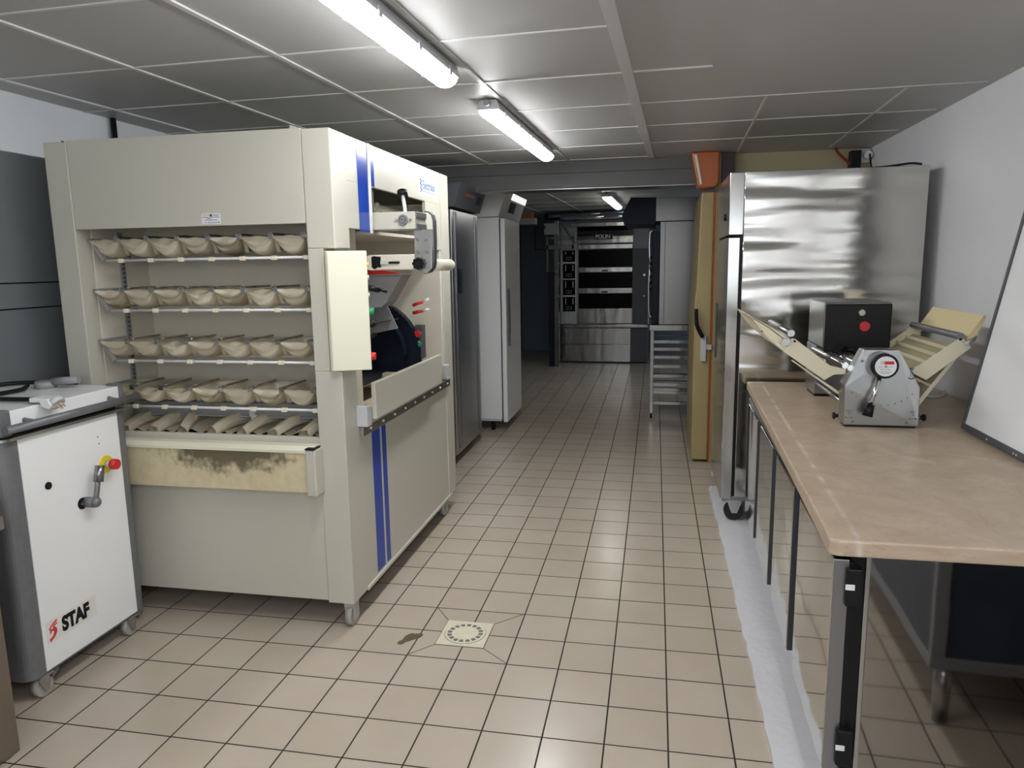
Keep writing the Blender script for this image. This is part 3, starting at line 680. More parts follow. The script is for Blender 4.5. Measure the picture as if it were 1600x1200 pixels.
# power cable lying on the divider
pc = thing('power_cable', (-2.45, .2, 1.05), 'black power cable with a white plug lying on the white dough divider', 'cable')
MB().tube([(-2.38, .425, 1.062), (-2.46, .432, 1.062), (-2.56, .42, 1.062), (-2.66, .36, 1.062), (-2.70, .20, 1.062), (-2.64, .06, 1.062), (-2.50, .10, 1.062), (-2.47, .24, 1.062), (-2.505, .30, 1.062), (-2.53, .335, 1.062)], .0085).tube([(-2.62, -.02, 1.062), (-2.50, .040, 1.062), (-2.38, .055, 1.062), (-2.27, .06, 1.062), (-2.222, .0625, 1.064)], .0085).build('wire', 'black', pc)
pg = MB().prism([(-2.226, 1.074), (-2.148, 1.070), (-2.136, 1.046), (-2.148, 1.033), (-2.178, 1.040), (-2.184, 1.0565), (-2.226, 1.0565)], 'y', .03, .095, .005).build('plug', 'white', pc)
pg2 = MB().cyl((-2.152, .062, 1.060), (-2.137, .062, 1.046), .029, .027, seg=24).build('plug_face', 'lightgrey', pg)
mb = MB()
for (dy, dz) in ((-.012, .008), (.0, .014), (.012, .006), (0, -.006)): mb.cyl((-2.140, .062 + dy, 1.049 + dz * .5), (-2.119, .062 + dy, 1.036 + dz * .5), .0035, seg=8)
mb.each('pin', 'wood', pg)

# steel cabinet in the left foreground
sc_ = thing('steel_cabinet', (-2.4, -.9, 0), 'low brownish steel cabinet at the lower left edge, in front of the divider', 'cabinet')
MB().box(-2.70, -2.035, -1.6, -.352, .0, .735, .003).build('body', 'cabinet_brown', sc_)
MB().box(-2.034, -2.022, -.90, -.378, .02, .73, .002).box(-2.034, -2.022, -1.58, -.905, .02, .73, .002).each('door', 'cabinet_brown', sc_)
MB().box(-2.72, -2.005, -1.6, -.33, .737, .780, .004).build('top', 'steel', sc_)

# ------------------------------------------------------------------ floor drain and stain
dn = thing('floor_drain', (-.81, .603, 0), 'square cream floor drain with a round slotted grate', 'drain')
DX, DY = -.815, .603
MB().box(DX - .10, DX + .10, DY - .10, DY + .10, -.01, .003, .001).build('frame', 'drain', dn)
MB().cyl((DX, DY, .002), (DX, DY, .005), .084, seg=48).build('grate', 'drain', dn)
mb = MB()
for k in range(16):
    a = 2 * PI * k / 16; ca, sa = math.cos(a), math.sin(a)
    def P(r, t): return (DX + r * ca - t * sa, DY + r * sa + t * ca)
    mb.prism([P(.056, -.0075), P(.074, -.0095), P(.074, .0095), P(.056, .0075)], 'z', .004, .0056)
mb.build('slot', 'hole', dn)
mb = MB()
for sx in (-1, 1):
    for sy in (-1, 1):
        p = Vector((DX + .1 * sx, DY + .1 * sy)); q = Vector((-.8 + .2 * sx, .612 + .204 * sy)); d = (q - p).normalized(); nn = Vector((-d.y, d.x)) * .0014
        mb.prism([tuple(p + nn), tuple(q + nn), tuple(q - nn), tuple(p - nn)], 'z', -.002, .0007)
mb.ring((DX, DY, .0004), (0, 0, 1), .0841, .0858, .0030, 48)
mb.box(DX - .1025, DX + .1025, DY - .1025, DY + .1025, -.002, .0012, 0)
mb.build('grout_line', 'grout', dn)
P = []
for k in range(26):
    a = 2 * PI * k / 26; r = (.030 + .008 * math.sin(3 * a + 1) + random.uniform(-.003, .003)) * (1.15 if math.cos(a) > 0 else .95)
    P.append((-1.035 + r * 1.10 * math.cos(a) + .016 * math.sin(a), .532 + r * 1.55 * math.sin(a) + .016 * math.cos(a)))
tag(MB().prism(P, 'z', 0.0002, .0016).build('floor_stain', 'stain'), 'small brown wet stain on the tiles left of the drain', 'stain')

# ------------------------------------------------------------------ tall stainless fridge on the right
fr = thing('upright_fridge', (.85, 2.45, 0), 'tall polished stainless fridge on castors at the end of the marble counter', 'fridge')
MB().box(.402, 1.315, 2.10, 2.79, .165, 1.985, .003).build('body', 'steel_fridge', fr)
MB().box(.388, .402, 2.112, 2.78, .16, 1.97, 0).build('gasket', 'black', fr)
d_ = MB().box(.324, .388, 2.10, 2.79, .150, 1.640, .004).build('door', 'steel_face', fr)
MB().box(.318, .324, 2.70, 2.74, .9, 1.25, .002).build('handle', 'darkgrey', d_)
h_ = MB().box(.324, .402, 2.10, 2.79, 1.652, 1.985, .004).build('header', 'steel_face', fr)
MB().cyl((.325, 2.32, 1.76), (.318, 2.32, 1.76), .02).build('lock', 'black', h_)
MB().box(.335, 1.315, 2.105, 2.785, .140, .165, .002).build('base_rail', 'steel_dark', fr)
for (x, y) in ((.405, 2.145), (.405, 2.73), (1.26, 2.145), (1.26, 2.73)):
    c_ = MB().box(x - .045, x + .045, y - .035, y + .035, .132, .141, .001).prism([(x - .04, .134), (x + .045, .134), (x + .02, .06), (x - .012, .06)], 'y', y - .026, y - .021).prism([(x - .04, .134), (x + .045, .134), (x + .02, .06), (x - .012, .06)], 'y', y + .021, y + .026).build('castor', 'steel', fr)
    MB().cyl((x, y - .018, .0695), (x, y + .018, .0695), .054, seg=32).build('wheel', 'rubber', c_)
    MB().prism([(x - .085, .125), (x - .04, .130), (x - .04, .122), (x - .08, .095)], 'y', y - .01, y + .01, .002).build('brake_pedal', 'lightgrey', c_)

# ------------------------------------------------------------------ refrigerated counter
th = -.020
ct = thing('refrigerated_counter', (.385, -.27, 0), 'low stainless refrigerated counter with four mirror doors under the marble top', 'counter', rz=th)
CB = .165
MB().box(.050, .93, .03, 2.33, CB, .800, .002).build('body', 'steel_dark', ct)
ep = MB().box(.088, .93, .008, .030, CB - .02, .803, .001).build('end_panel', 'steel_end', ct)
MB().box(.078, .090, .002, .030, CB - .02, .803, .002).build('end_profile', 'steel', ct)
MB().box(.046, .078, .014, .03, CB - .02, .803, 0).build('end_gap', 'black', ct)
for k in range(4):
    y0 = .0 + k * .525
    d_ = MB().box(0, .040, y0 + (.085 if k else 0), y0 + .490, .190, .772, .003).build('door', 'steel_mirror', ct)
    if k: MB().box(.0015, .042, y0 + .076, y0 + .0845, .192, .770, .001).build('edge_profile', 'darkgrey', d_)
    else: MB().box(.002, .038, -.0015, .0, .192, .770, .0005).build('edge_profile', 'steel_dark', d_)
    MB().box(.040, .052, y0 + .002, y0 + .523, .20, .765, 0).build('gasket', 'black', d_)
MB().box(.006, .05, .01, 2.10, .776, .800, .002).build('top_rail', 'steel', ct)
for z in (.655, .215):
    h_ = MB().box(.030, .068, -.018, .016, z, z + .100, .004).build('hinge', 'black', ct)
    MB().box(.028, .050, -.0195, -.017, z + .045, z + .060, .001).build('hinge_mark', 'white', h_)
for (x, y) in ((.12, .12), (.86, .12), (.12, 2.2), (.86, 2.2)):
    MB().cyl((x, y, .014), (x, y, CB), .022).cyl((x, y, .014), (x, y, .024), .03).build('leg', 'steel', ct)
wt = MB().prism([(.358, -.335), (.378, -.345), (1.366, -.345), (1.366, 2.055), (.452, 2.055), (.444, 2.045)], 'z', .808, .850, .006)
wt = wt.build('marble_worktop', 'marble')
wt.location = (0, 0, 0)
tag(wt, 'thick pinkish beige marble worktop on the stainless counter', 'worktop')
# the steel bench that mirrors in the counter's end panel
bn = thing('steel_bench', (1.08, -1.5, 0), 'steel bench on round legs seen only as a reflection in the end of the counter', 'bench')
MB().box(.80, 1.36, -2.5, -.80, .205, .245, .002).build('bottom_frame', 'midgrey', bn)
MB().box(.79, 1.37, -2.5, -.79, .86, .90, .003).build('top', 'steel', bn)
MB().box(.803, .82, -2.48, -.83, .245, .86, .001).build('side_panel', 'bench_panel', bn)
MB().box(1.34, 1.357, -2.48, -.83, .245, .86, .001).build('side_panel', 'bench_panel', bn)
MB().box(.845, 1.34, -.83, -.81, .245, .86, .001).build('front_panel', 'bench_panel', bn)
MB().box(.80, .845, -.83, -.80, .245, .86, .002).build('corner_post', 'midgrey', bn)
for (x, y) in ((.86, -.85), (1.3, -.85), (.86, -2.4), (1.3, -2.4)): MB().cyl((x, y, 0), (x, y, .21), .025).build('leg', 'steel', bn)

# ------------------------------------------------------------------ dough sheeter
sh = thing('dough_sheeter', (.82, 1.25, .85), 'tabletop dough sheeter with two cream wings and a black control head', 'dough sheeter')
yf, yb = .93, 1.02
ho = MB().prism([(.684, .858), (.680, 1.014), (.748, 1.160), (.877, 1.160), (.956, 1.014), (.960, .858)], 'y', yf, yb, .003, fn=lambda x, y, z: (x, y + (.10 * max(0, z - 1.014) if y < .97 else 0), z)).build('gear_housing', 'steel_ped', sh)
MB().box(.69, .95, .935, 1.01, .850, .858, 0).each('foot', 'black', sh)
MB().ring((.806, yf + .010, 1.102), (0, -1, 0), .03, .052, .016).build('dial_collar', 'steel_dark', ho)
dl = MB().cyl((.817, yf + .008, 1.100), (.817, yf - .032, 1.100), .048, seg=40).build('dial', 'black', ho)
df = MB().cyl((.817, yf - .031, 1.100), (.817, yf - .034, 1.100), .039, seg=40).build('dial_face', 'paper', ho)
mb = MB(); mb.box(.812, .846, yf - .0352, yf - .034, 1.108, 1.120, 0); dred = mb.build('dial_badge', 'red', ho)
mb = MB(); mb.strip([(.797, 1.118), (.808, 1.118), (.810, 1.114), (.806, 1.110), (.797, 1.110)], 'y', yf - .0352, yf - .034, .002)
for (x0, x1, z) in ((.790, .806, 1.098), (.81, .824, 1.096), (.828, .842, 1.098), (.796, .812, 1.088), (.816, .834, 1.087), (.797, .838, 1.078), (.803, .832, 1.072)): mb.box(x0, x1, yf - .0350, yf - .034, z, z + .0016, 0)
mb.cyl((.817, yf - .034, 1.1), (.817, yf - .0365, 1.1), .004, seg=12)
mb.build('dial_print', 'midgrey', ho)
lv = MB().cyl((.803, yf - .02, 1.060), (.764, yf - .045, .940), .0085, seg=16).build('lever', 'chrome', ho)
MB().cyl((.768, yf - .043, .950), (.757, yf - .050, .905), .016, .019, seg=8).build('lever_grip', 'black', lv)
for sx, x in ((-1, .684), (1, .960)):
    k_ = MB().cyl((x, .965, .888), (x + sx * .026, .965, .888), .0025, seg=8).build('pull_pin', 'chrome', ho)
    MB().cyl((x + sx * .014, .965, .888), (x + sx * .026, .965, .888), .008).cyl((x + sx * .026, .965, .888), (x + sx * .034, .965, .888), .015, .013).build('pin_knob', 'black', k_)
mb = MB()
for (x, z) in ((.718, .872), (.916, .872), (.742, 1.115), (.925, 1.085)): mb.cyl((x, yf + .02, z), (x, yf - .003 + (.10 * max(0, z - 1.014)), z), .005, seg=12)
mb.each('screw', 'greymetal', ho)
mb = MB()
for i in range(11):
    a = math.radians(212 + i * 11.5); mb.cyl((.82 + .128 * math.cos(a) * 1.02, yf + .003, 1.045 + .105 * math.sin(a)), (.82 + .128 * math.cos(a) * 1.02, yf - .0006, 1.045 + .105 * math.sin(a)), .0022, seg=8)
for sx in (-1, 1):
    cx = .82 + sx * .118
    for (dx, z) in ((0, .905), (-.006 * sx, .915), (.004 * sx, .916)): mb.ring((cx + dx, yf, z), (0, -1, 0), .0028, .004, .0006, 14)
    mb.box(cx - .012, cx + .012, yf - .0006, yf, .8885, .8895, 0); mb.box(cx - .013, cx - .009, yf - .0006, yf, .886, .892, 0); mb.box(cx + .009, cx + .013, yf - .0006, yf, .886, .892, 0)
mb.strip([(.912, 1.052), (.918, 1.047), (.928, 1.048), (.932, 1.054)], 'y', yf, yf + .01, .004)
for z in (1.06, 1.072): mb.ring((.923, yf + .0105 * (1 if z < 1.07 else 1), z), (0, -1, 0), .0035, .005, .006, 14)
mb.build('marking', 'darkgrey', ho)
# rear pedestal and control head
MB().box(.708, 1.0, 1.62, 1.84, .862, 1.10, .004).build('pedestal', 'steel_ped', sh)
MB().box(.712, .80, 1.625, 1.80, .850, .862, 0).box(.92, .995, 1.625, 1.80, .850, .862, 0).each('foot', 'black', sh)
hd = MB().box(.712, 1.004, 1.50, 1.84, 1.102, 1.315, .006).build('control_head', 'steel_ped', sh)
cp = MB().box(.716, 1.002, 1.488, 1.50, 1.085, 1.308, .006).prism([(.735, 1.295), (.985, 1.295), (.93, 1.14), (.79, 1.14)], 'y', 1.4865, 1.489).build('control_panel', 'black', hd)
MB().cyl((.872, 1.487, 1.268), (.872, 1.478, 1.268), .015, .013).build('start_button', 'cream', cp)
MB().cyl((.885, 1.487, 1.206), (.885, 1.472, 1.206), .024, .022).build('stop_button', 'red', cp)
s_ = MB().box(.7112, .7122, 1.80, 1.83, 1.25, 1.312, 0).build('warning_label', 'paper', hd)
mb = MB()
for k in range(5): mb.box(.7106, .7112, 1.805, 1.825, 1.257 + k * .011, 1.262 + k * .011, 0)
mb.build('print_line', 'red', s_)
# rollers between housing and pedestal
for (x, z, r) in ((.775, 1.075, .028), (.845, 1.085, .030), (.70, 1.085, .013), (.725, 1.072, .012)):
    MB().cyl((x, 1.02, z), (x, 1.62, z), r, seg=24).build('roller', 'chrome', sh)
MB().cyl((.722, 1.02, .915), (.722, 1.62, .915), .010).cyl((.92, 1.02, .915), (.92, 1.62, .915), .010).each('tie_rod', 'steel', sh)
MB().cyl((.715, 1.30, 1.105), (.80, 1.45, 1.115), .006).box(.80, .96, 1.40, 1.46, 1.10, 1.112, .002).build('scraper', 'black', sh)
# left wing
def wing(side_poly, flap_poly, bed, flapbed, name, cross, fm, rollx, rollz, rm):
    (xa, za), (xb, zb) = bed
    w_ = MB().strip([(xa, za), (xb, zb)], 'y', 1.006, 1.548, .003).build(name, 'traybed', sh)
    for y in (1.000, 1.548): MB().prism(side_poly, 'y', y, y + .006, .001).build('side_plate', 'traycream', w_)
    mb = MB()
    for t in cross:
        x, z = xa + (xb - xa) * t, za + (zb - za) * t
        mb.box(x - .0035, x + .0035, 1.006, 1.548, z + .004, z + .018, .001)
    mb.each('cross_rail', 'traycream', w_)
    f_ = MB()
    for y in (1.004, 1.540): f_.prism(flap_poly, 'y', y, y + .005, .001)
    f_.strip(flapbed, 'y', 1.004, 1.545, .003)
    f_.build('flap', fm, w_)
    MB().cyl((rollx, .998, rollz), (rollx, 1.55, rollz), .014).build('roller', rm, w_)
    return w_
lw = wing([(.498, 1.196), (.486, 1.196), (.455, 1.143), (.619, 1.027), (.654, 1.050), (.697, 1.052), (.699, 1.073), (.638, 1.087)],
     [(.325, 1.283), (.333, 1.283), (.40, 1.245), (.486, 1.190), (.455, 1.146), (.388, 1.201)], [(.475, 1.165), (.68, 1.060)], [(.326, 1.283), (.40, 1.238), (.475, 1.178)], 'left_wing', (.35, .7), 'traycream', .482, 1.218, 'steel')
MB().prism([(.574, 1.042), (.580, 1.046), (.70, .965), (.70, .950)], 'y', 1.03, 1.5).build('under_sheet', 'traycream', lw)
rw = wing([(1.112, 1.204), (1.120, 1.200), (1.152, 1.164), (.999, 1.033), (.943, 1.063), (.952, 1.082), (.989, 1.107)],
     [(1.125, 1.19), (1.150, 1.217), (1.189, 1.291), (1.196, 1.283), (1.160, 1.19), (1.14, 1.17)], [(1.115, 1.165), (.96, 1.055)], [(1.13, 1.19), (1.150, 1.225), (1.190, 1.289)], 'right_wing', (.2, .45, .7), 'trayyellow', 1.110, 1.208, 'greymetal')
MB().prism([(1.108, 1.130), (1.118, 1.122), (.985, .915), (.965, .915)], 'y', 1.03, 1.5).build('under_sheet', 'traycream', rw)
mb = MB()
for x in (1.128, 1.50): pass
MB().prism([(1.118, 1.185), (1.168, 1.213), (1.160, 1.192), (1.130, 1.170)], 'y', .990, 1.000, .001).cyl((1.150, .992, 1.197), (1.150, .984, 1.197), .007).build('flap_latch', 'steel', rw)
MB().prism([(.478, 1.196), (.452, 1.196), (.440, 1.175), (.452, 1.165), (.478, 1.172)], 'y', .990, 1.000, .001).cyl((.455, .992, 1.180), (.455, .984, 1.180), .007).build('flap_latch', 'steel', lw)
MB().cyl((.497, 1.002, 1.186), (.497, .996, 1.186), .005).cyl((.368, 1.004, 1.226), (.368, 1.000, 1.226), .003).each('rivet', 'black', lw)
MB().cyl((1.110, 1.002, 1.196), (1.110, .996, 1.196), .005).build('rivet', 'black', rw)
tag(MB().tube([(1.05, 1.75, .856), (1.12, 1.72, .857), (1.18, 1.66, .870), (1.24, 1.62, .858), (1.30, 1.66, .857), (1.36, 1.80, .857)], .006).build('sheeter_cable', 'lightgrey'), 'pale grey cable on the marble behind the dough sheeter', 'cable')

# whiteboard leaning on the right wall
wb = thing('whiteboard', (1.12, .31, .852), 'large white board with black frame leaning on the right wall on the marble', 'whiteboard')
def lean(u, v, w_):   # u along y, v up the board, w off its face
    s_, c_ = math.sin(.178), math.cos(.178)
    return (1.125 + v * s_ - w_ * c_, u, .856 + v * c_ + w_ * s_)
def lbox(mb, u0, u1, v0, v1, w0, w1): mb.prism([(u0, v0), (u1, v0), (u1, v1), (u0, v1)], 'z', w0, w1, .001, fn=lambda x, y, z: lean(x, y, z))
mb = MB(); lbox(mb, -.28, .915, .012, 1.26, 0.0, .010); mb.build('board', 'board', wb)
mb = MB()
lbox(mb, -.29, .926, 0, .022, -.004, .016); lbox(mb, -.29, .926, 1.25, 1.272, -.004, .016); lbox(mb, .910, .926, .022, 1.25, -.004, .016); lbox(mb, -.29, -.274, .022, 1.25, -.004, .016)
f_ = mb.build('frame', 'darkgrey', wb)
mb = MB()
for u in (.70, .5, .48, .2): lbox(mb, u - .004, u + .004, .006, .012, .016, .017)
mb.each('rivet', 'lightgrey', f_)

# sockets and cables above the fridge
so = thing('wall_socket', (1.33, 3.47, 2.15), 'grey socket with white plug and black box high on the khaki wall', 'socket')
MB().box(1.24, 1.31, 3.43, 3.499, 2.11, 2.25, .006).build('junction_box', 'black', so)
MB().box(1.315, 1.375, 3.455, 3.499, 2.17, 2.262, .004).build('socket_plate', 'lightgrey', so)
MB().cyl((1.352, 3.455, 2.215), (1.352, 3.41, 2.215), .026).build('plug', 'white', so)
tag(MB().tube([(1.13, 3.40, 2.268), (1.16, 3.41, 2.23), (1.21, 3.43, 2.19), (1.245, 3.44, 2.16)], .009).build('red_cable', 'redcable'), 'dark red cable hanging from the ceiling to the black box above the fridge', 'cable')
tag(MB().tube([(1.35, 3.38, 2.215), (1.345, 3.30, 2.12), (1.30, 3.0, 2.03), (1.20, 2.6, 1.998), (1.05, 2.3, 1.995), (1.15, 2.18, 1.995), (1.24, 2.16, 2.003), (1.288, 2.14, 1.994)], .006).build('black_cable', 'black'), 'thin black cable lying along the top of the stainless fridge', 'cable')
# black pipe in the left wall's corner
tag(MB().cyl((XL + .02, 1.262, 2.02), (XL + .02, 1.262, CZ), .014).build('wall_pipe', 'black'), 'black vertical pipe on the left wall above the proofer', 'pipe')

# ------------------------------------------------------------------ cold room door, open
dr = MB().prism([(.255, 2.005), (.345, 2.005), (.345, .018), (.225, .018), (.222, 1.25), (.232, 1.30), (.250, 1.95)], 'y', 3.44, 4.35, .010).build('door_1', 'khaki')
dr['kind'] = 'structure'; dr['label'] = 'khaki cold room door standing open'; dr['category'] = 'door'
MB().box(.345, .358, 3.437, 4.35, .0, 2.0, .002).build('edge_strip', 'orange', dr, (0, 0, 0))
MB().box(.358, .366, 3.436, 3.50, .0, 2.0, .001).build('edge_rail', 'khakiwall', dr, (0, 0, 0))
h_ = MB().box(.272, .312, 3.415, 3.438, .78, .97, .003).box(.31, .352, 3.42, 3.435, .865, .905, .003).build('lock', 'lightgrey', dr, (0, 0, 0))
MB().tube([(.285, 3.405, .96), (.262, 3.395, 1.0), (.238, 3.39, 1.06), (.232, 3.39, 1.17)], .014).build('handle', 'black', dr, (0, 0, 0))
ob = thing('orange_housing', (.27, 3.3, 2.03), 'orange box housing under the ceiling above the khaki door', 'housing')
MB().prism([(.168, CZ - .002), (.36, CZ - .002), (.36, 2.05), (.335, 2.025), (.235, 2.022), (.215, 2.04)], 'y', 3.30, 3.498, .010).build('shell', 'orange', ob)
MB().prism([(.186, 2.25), (.206, 2.25), (.246, 2.05), (.232, 2.045)], 'y', 3.292, 3.302, .002).build('side_panel', 'creamlight', ob)

# ------------------------------------------------------------------ steel fridge and white freezer on the left
sf = thing('steel_fridge', (-1.9, 3.4, 0), 'dark stainless cabinet fridge standing next to the rear end of the cream proofer', 'fridge')
MB().box(-2.30, -1.555, 3.07, 3.88, .10, 1.925, .003).build('body', 'steel_dark', sf)
sd = MB().box(-1.555, -1.520, 3.075, 3.875, .085, 1.915, .004).build('door', 'steel', sf)
MB().box(-1.520, -1.512, 3.15, 3.20, .12, 1.90, .002).box(-1.520, -1.514, 3.76, 3.80, .12, 1.9, .002).each('door_moulding', 'steel_dark', sd)
MB().box(-1.516, -1.505, 3.225, 3.29, 1.30, 1.49, .004).build('door_grip', 'navy', sd)
hh = MB().prism([(-2.30, 1.93), (-1.50, 1.93), (-1.44, 2.10), (-2.30, 2.10)], 'y', 3.07, 3.88, .004).build('control_head', 'darkgrey', sf)
MB().prism([(-1.478, 1.985), (-1.4765, 1.985), (-1.455, 2.045), (-1.4565, 2.045)], 'y', 3.66, 3.78).build('display', 'navy', hh)
MB().prism([(-1.4655, 2.02), (-1.4635, 2.02), (-1.457, 2.04), (-1.459, 2.04)], 'y', 3.28, 3.55).build('badge', 'orangebrown', hh)
MB().cyl((-1.555, 3.935, .02), (-1.555, 3.935, 1.92), .018, seg=16).build('door_pole', 'chrome', sf)
MB().box(-2.2, -1.585, 3.885, 3.99, .10, 1.925, .002).build('side_filler', 'steel', sf)
for (x, y) in ((-1.62, 3.14), (-1.62, 3.82), (-2.2, 3.14), (-2.2, 3.82)): MB().cyl((x, y, 0), (x, y, .10), .02).build('leg', 'black', sf)
wf = thing('white_freezer', (-1.8, 4.6, 0), 'tall white single door freezer with a slanted display head', 'freezer')
MB().box(-2.2, -1.425, 4.28, 4.98, .11, 1.925, .004).build('body', 'whitegloss', wf)
fd = MB().box(-1.412, -1.372, 4.272, 4.985, .085, 1.915, .006).build('door', 'whitegloss', wf)
MB().box(-1.425, -1.412, 4.285, 4.975, .11, 1.91, 0).build('gasket', 'darkgrey', wf)
MB().prism([(4.36, 1.30), (4.375, 1.20), (4.385, 1.05), (4.375, .90), (4.36, .78), (4.345, .78), (4.345, 1.30)], 'x', -1.372, -1.352, .004).build('handle', 'darkgrey', fd)
fh = MB().prism([(-2.2, 1.93), (-1.43, 1.93), (-1.352, 2.155), (-1.52, 2.17), (-2.2, 2.17)], 'y', 4.28, 5.30, .006).build('display_head', 'whitegloss', wf)
MB().prism([(-1.372, 2.095), (-1.366, 2.095), (-1.348, 2.150), (-1.354, 2.150)], 'y', 4.60, 5.295).build('head_strip', 'glow_strip', fh)  # white emissive strip along the top edge of the head
MB().prism([(-1.409, 1.985), (-1.402, 1.985), (-1.372, 2.075), (-1.380, 2.075)], 'y', 4.62, 4.86).build('display', 'navy', fh)
MB().box(-2.2, -1.43, 4.285, 4.975, .09, .135, .002).build('kick_plate', 'lightgrey', wf)
for (x, y) in ((-1.52, 4.33), (-1.52, 4.92), (-2.1, 4.33), (-2.1, 4.92)): MB().cyl((x, y, 0), (x, y, .095), .02).build('leg', 'black', wf)

# ------------------------------------------------------------------ convection oven on a rack stand
ov = thing('convection_oven', (.27, 5.4, .92), 'tall stainless convection oven with navy door on the rack stand beside the khaki door', 'oven')
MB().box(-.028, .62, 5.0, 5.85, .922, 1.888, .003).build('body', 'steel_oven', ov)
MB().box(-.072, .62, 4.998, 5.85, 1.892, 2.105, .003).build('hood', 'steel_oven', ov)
MB().box(.016, .020, 4.996, 5.0, .93, 1.885, 0).build('panel_joint', 'black', ov)
MB().prism([(-.072, 2.112), (-.305, 2.118), (-.386, 1.955), (-.366, 1.868), (-.072, 1.862)], 'y', 4.995, 5.85, .004).build('hood_front', 'navy', ov)
od = MB().box(-.100, -.030, 4.998, 5.85, .975, 1.80, .005).build('door', 'navy', ov)
mb = MB()
for k, z in enumerate((1.56, 1.50, 1.44, 1.38, 1.32, 1.26)): mb.cyl((-.10, 5.03, z), (-.122, 5.03, z), .014, seg=12)
mb.each('control_knob', 'black', od)
MB().tube([(-.10, 5.02, 1.80), (-.125, 5.02, 1.74), (-.125, 5.02, 1.10), (-.10, 5.02, .99)], .009).build('handle', 'chrome', od)
rs = thing('rack_stand', (.26, 5.4, 0), 'open stainless rack stand with runners under the convection oven', 'rack')
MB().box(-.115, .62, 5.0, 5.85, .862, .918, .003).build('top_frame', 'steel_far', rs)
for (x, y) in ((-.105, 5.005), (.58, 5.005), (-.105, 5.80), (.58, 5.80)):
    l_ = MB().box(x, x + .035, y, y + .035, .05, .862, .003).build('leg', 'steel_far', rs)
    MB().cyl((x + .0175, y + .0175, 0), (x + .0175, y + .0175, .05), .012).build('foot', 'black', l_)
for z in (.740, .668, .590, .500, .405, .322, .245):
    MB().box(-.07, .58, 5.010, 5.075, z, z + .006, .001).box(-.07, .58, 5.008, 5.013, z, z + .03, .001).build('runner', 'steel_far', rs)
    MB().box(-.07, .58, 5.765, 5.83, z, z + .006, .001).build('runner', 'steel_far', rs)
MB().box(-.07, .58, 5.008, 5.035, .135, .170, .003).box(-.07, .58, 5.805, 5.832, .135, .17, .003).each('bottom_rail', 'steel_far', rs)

# ------------------------------------------------------------------ deck oven at the far end
do = thing('deck_oven', (-.84, 9.4, 0), 'large stainless deck oven with three black decks at the far end', 'oven')
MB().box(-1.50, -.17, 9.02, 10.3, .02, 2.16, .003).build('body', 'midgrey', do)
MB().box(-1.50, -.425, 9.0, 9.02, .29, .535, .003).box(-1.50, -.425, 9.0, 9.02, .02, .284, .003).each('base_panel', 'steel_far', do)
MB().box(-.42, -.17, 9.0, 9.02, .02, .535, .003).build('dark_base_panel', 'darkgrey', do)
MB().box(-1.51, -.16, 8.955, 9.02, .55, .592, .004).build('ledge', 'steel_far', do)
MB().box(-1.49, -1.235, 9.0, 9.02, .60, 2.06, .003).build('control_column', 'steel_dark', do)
for (z0, z1) in ((.79, 1.01), (1.04, 1.27), (1.29, 1.51), (1.54, 1.71)):
    c_ = MB().box(-1.45, -1.262, 8.99, 9.0, z0, z1, .003).build('control_panel', 'blackgloss', do)
    mb = MB()
    for i in range(3):
        for j in range(2): mb.cyl((-1.39 + i * .034, 8.99, z0 + .035 + j * .032), (-1.39 + i * .034, 8.985, z0 + .035 + j * .032), .007, seg=8)
    mb.box(-1.41, -1.40, 8.987, 8.99, z0 + .11, z1 - .02, 0); mb.box(-1.30, -1.29, 8.987, 8.99, z0 + .11, z1 - .02, 0)
    mb.each('key', 'lightgrey', c_)
MB().box(-1.232, -1.212, 8.985, 9.02, .60, 2.06, .002).build('column_edge', 'steel_far', do)
for (z0, z1, s0, s1) in ((1.455, 1.71, 1.378, 1.45), (1.145, 1.375, 1.062, 1.142), (.835, 1.06, None, None)):
    k_ = MB().box(-1.208, -.405, 9.0, 9.02, z0, z1, .002).build('deck_door', 'blackgloss', do)
    if s0:
        e_ = MB().box(-1.205, -.405, 8.97, 9.02, s0, s1, .004).build('deck_sill', 'steel_far', do)
        MB().box(-.86, -.77, 8.965, 8.972, s0 + .012, s0 + .034, .002).build('slot', 'black', e_)
MB().box(-1.208, -.815, 8.99, 9.02, .612, .832, .002).box(-.811, -.405, 8.99, 9.02, .612, .832, .002).each('lower_panel', 'steel_far', do)
MB().box(-1.21, -.40, 8.93, 9.02, 1.72, 1.79, .006).build('hood_rail', 'steel_far', do)
n = 8; MB().strip([(8.93 + .10 * (1 - math.cos(PI / 2 * i / n)), 1.81 + .25 * math.sin(PI / 2 * i / n)) for i in range(n + 1)], 'x', -1.22, -.40, .012).build('hood', 'steel_far', do)
nm = MB().box(-.965, -.700, 8.920, 8.934, 1.862, 1.945, .002).build('name_plate', 'black', do)
text('POLIN', 'lettering', 'white', nm, (-.9525, 8.919, 1.876), .076, '-y', .001, 1.02, bold=.001)
MB().box(-.40, -.17, 9.0, 9.02, .60, 1.72, .002).build('side_panel', 'darkgrey', do)
MB().box(-.17, -.15, 9.0, 9.05, .60, 1.70, .002).cyl((-.23, 9.0, 1.33), (-.23, 8.97, 1.33), .018).cyl((-.23, 9.0, 1.02), (-.23, 8.98, 1.02), .012).build('door_catch', 'steel_far', do)
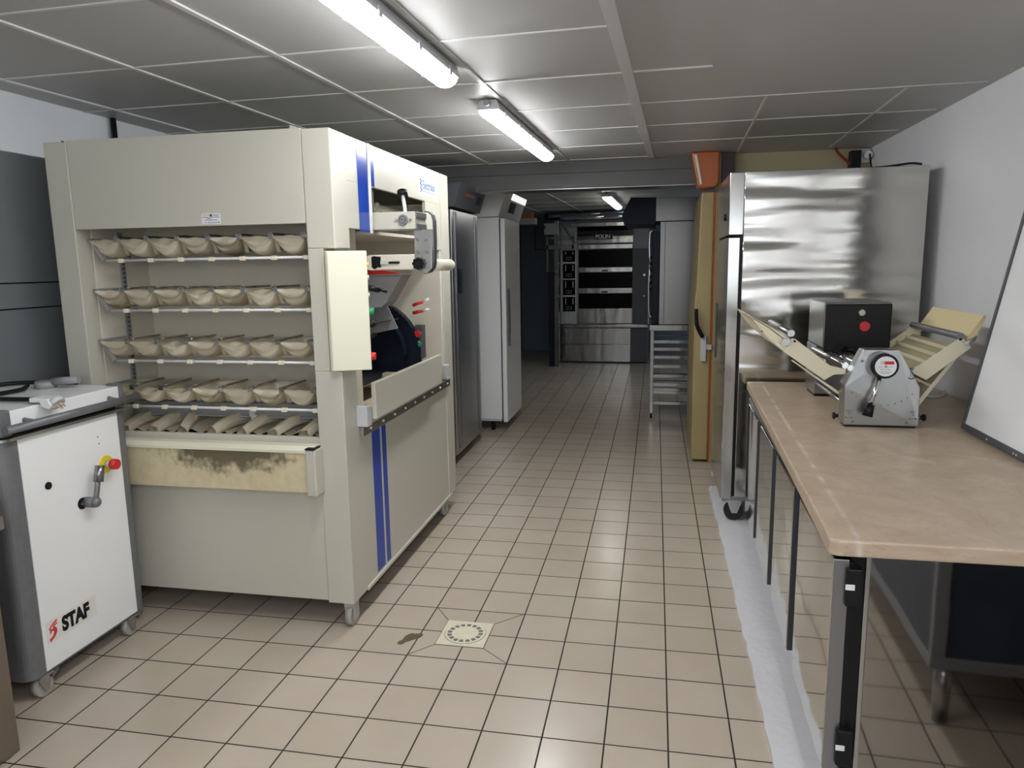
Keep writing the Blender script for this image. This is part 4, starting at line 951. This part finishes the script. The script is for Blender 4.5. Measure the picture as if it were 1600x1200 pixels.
# loader frame before the oven
ld = thing('oven_loader', (-.95, 8.6, 0), 'steel loader frame with horizontal tubes hung before the deck oven', 'oven loader')
MB().box(-1.525, -1.455, 8.56, 8.66, 0, 2.13, .004).build('post', 'steel_far', ld)
MB().box(-1.60, -1.53, 8.54, 8.68, 0, 1.40, .004).build('lower_post', 'navy', ld)
MB().cyl((-1.42, 8.55, 2.155), (-.40, 8.55, 2.175), .045).build('front_tube', 'chrome', ld)
MB().cyl((-1.62, 8.70, 2.20), (-.40, 8.70, 2.235), .030).build('rear_tube', 'chrome', ld)
MB().box(-1.30, -.40, 8.60, 8.66, 2.035, 2.09, .004).build('cross_beam', 'steel_far', ld)
MB().box(-1.66, -1.46, 8.50, 8.70, 1.93, 2.09, .006).build('motor_box', 'midgrey', ld)
MB().box(-1.64, -1.22, 8.50, 8.54, 1.72, 1.78, .003).box(-1.58, -1.22, 8.50, 8.54, 1.86, 1.90, .003).box(-1.255, -1.225, 8.50, 8.54, 1.72, 1.96, .003).box(-1.63, -1.60, 8.5, 8.54, 1.40, 1.90, .003).build('bracket', 'steel_far', ld)
MB().prism([(-1.42, 2.08), (-1.39, 2.09), (-1.20, 1.80), (-1.23, 1.79)], 'y', 8.47, 8.50).build('stay', 'darkgrey', ld)
MB().box(-1.80, -1.78, 8.50, 8.53, 1.72, 2.03, .002).box(-1.80, -1.63, 8.5, 8.53, 1.715, 1.735, .002).box(-1.80, -1.63, 8.5, 8.53, 2.02, 2.05, .002).build('side_loop', 'black', ld)
MB().box(-1.70, -.45, 8.80, 9.0, 2.17, 2.25, .003).build('duct', 'navy', ld)
mb = MB()
for z in (.62, 1.0, 1.36): mb.cyl((-1.49, 8.56, z), (-1.49, 8.53, z), .02, seg=12); mb.cyl((-1.49, 8.56, z + .09), (-1.49, 8.535, z + .09), .014, seg=12)
mb.each('bolt', 'darkgrey', ld)
du = thing('side_beam', (-2.0, 7.2, 2.1), 'rusty orange and grey beam running to the wall behind the white freezer', 'beam')
MB().box(-2.38, -1.66, 7.5, 7.62, 2.11, 2.19, .003).build('orange_bar', 'orangebrown', du)
MB().box(-2.38, -1.62, 7.48, 7.64, 2.03, 2.11, .003).build('grey_bar', 'midgrey', du)

# ------------------------------------------------------------------ world, camera
w = bpy.data.worlds.new('World'); sc.world = w; w.use_nodes = True
w.node_tree.nodes['Background'].inputs['Color'].default_value = (.5, .55, .6, 1); w.node_tree.nodes['Background'].inputs['Strength'].default_value = .05
f, yaw, pit, roll = 1135.6207, 0.1956, -0.1628, -0.0156
Cc = Vector((-0.0622, -2.11456, 1.51134))
fwd = Vector((-math.sin(yaw) * math.cos(pit), math.cos(yaw) * math.cos(pit), math.sin(pit)))
right = Vector((math.cos(yaw), math.sin(yaw), 0)); up = right.cross(fwd)
r2 = right * math.cos(roll) + up * math.sin(roll); u2 = -right * math.sin(roll) + up * math.cos(roll)
cam = bpy.data.cameras.new('Camera'); co = bpy.data.objects.new('Camera', cam); COL.objects.link(co)
cam.sensor_width = 36; cam.lens = f / 1600 * 36; cam.clip_start = .05
R_ = Matrix((r2, u2, -fwd)).transposed()
co.matrix_world = Matrix.Translation(Cc) @ R_.to_4x4()
sc.camera = co
for o in bpy.data.objects:
    if '_o' in o: del o['_o']
vs = sc.view_settings; vs.view_transform = 'Standard'; vs.look = 'None'; vs.exposure = 1.30; vs.gamma = 1; vs.use_curve_mapping = False
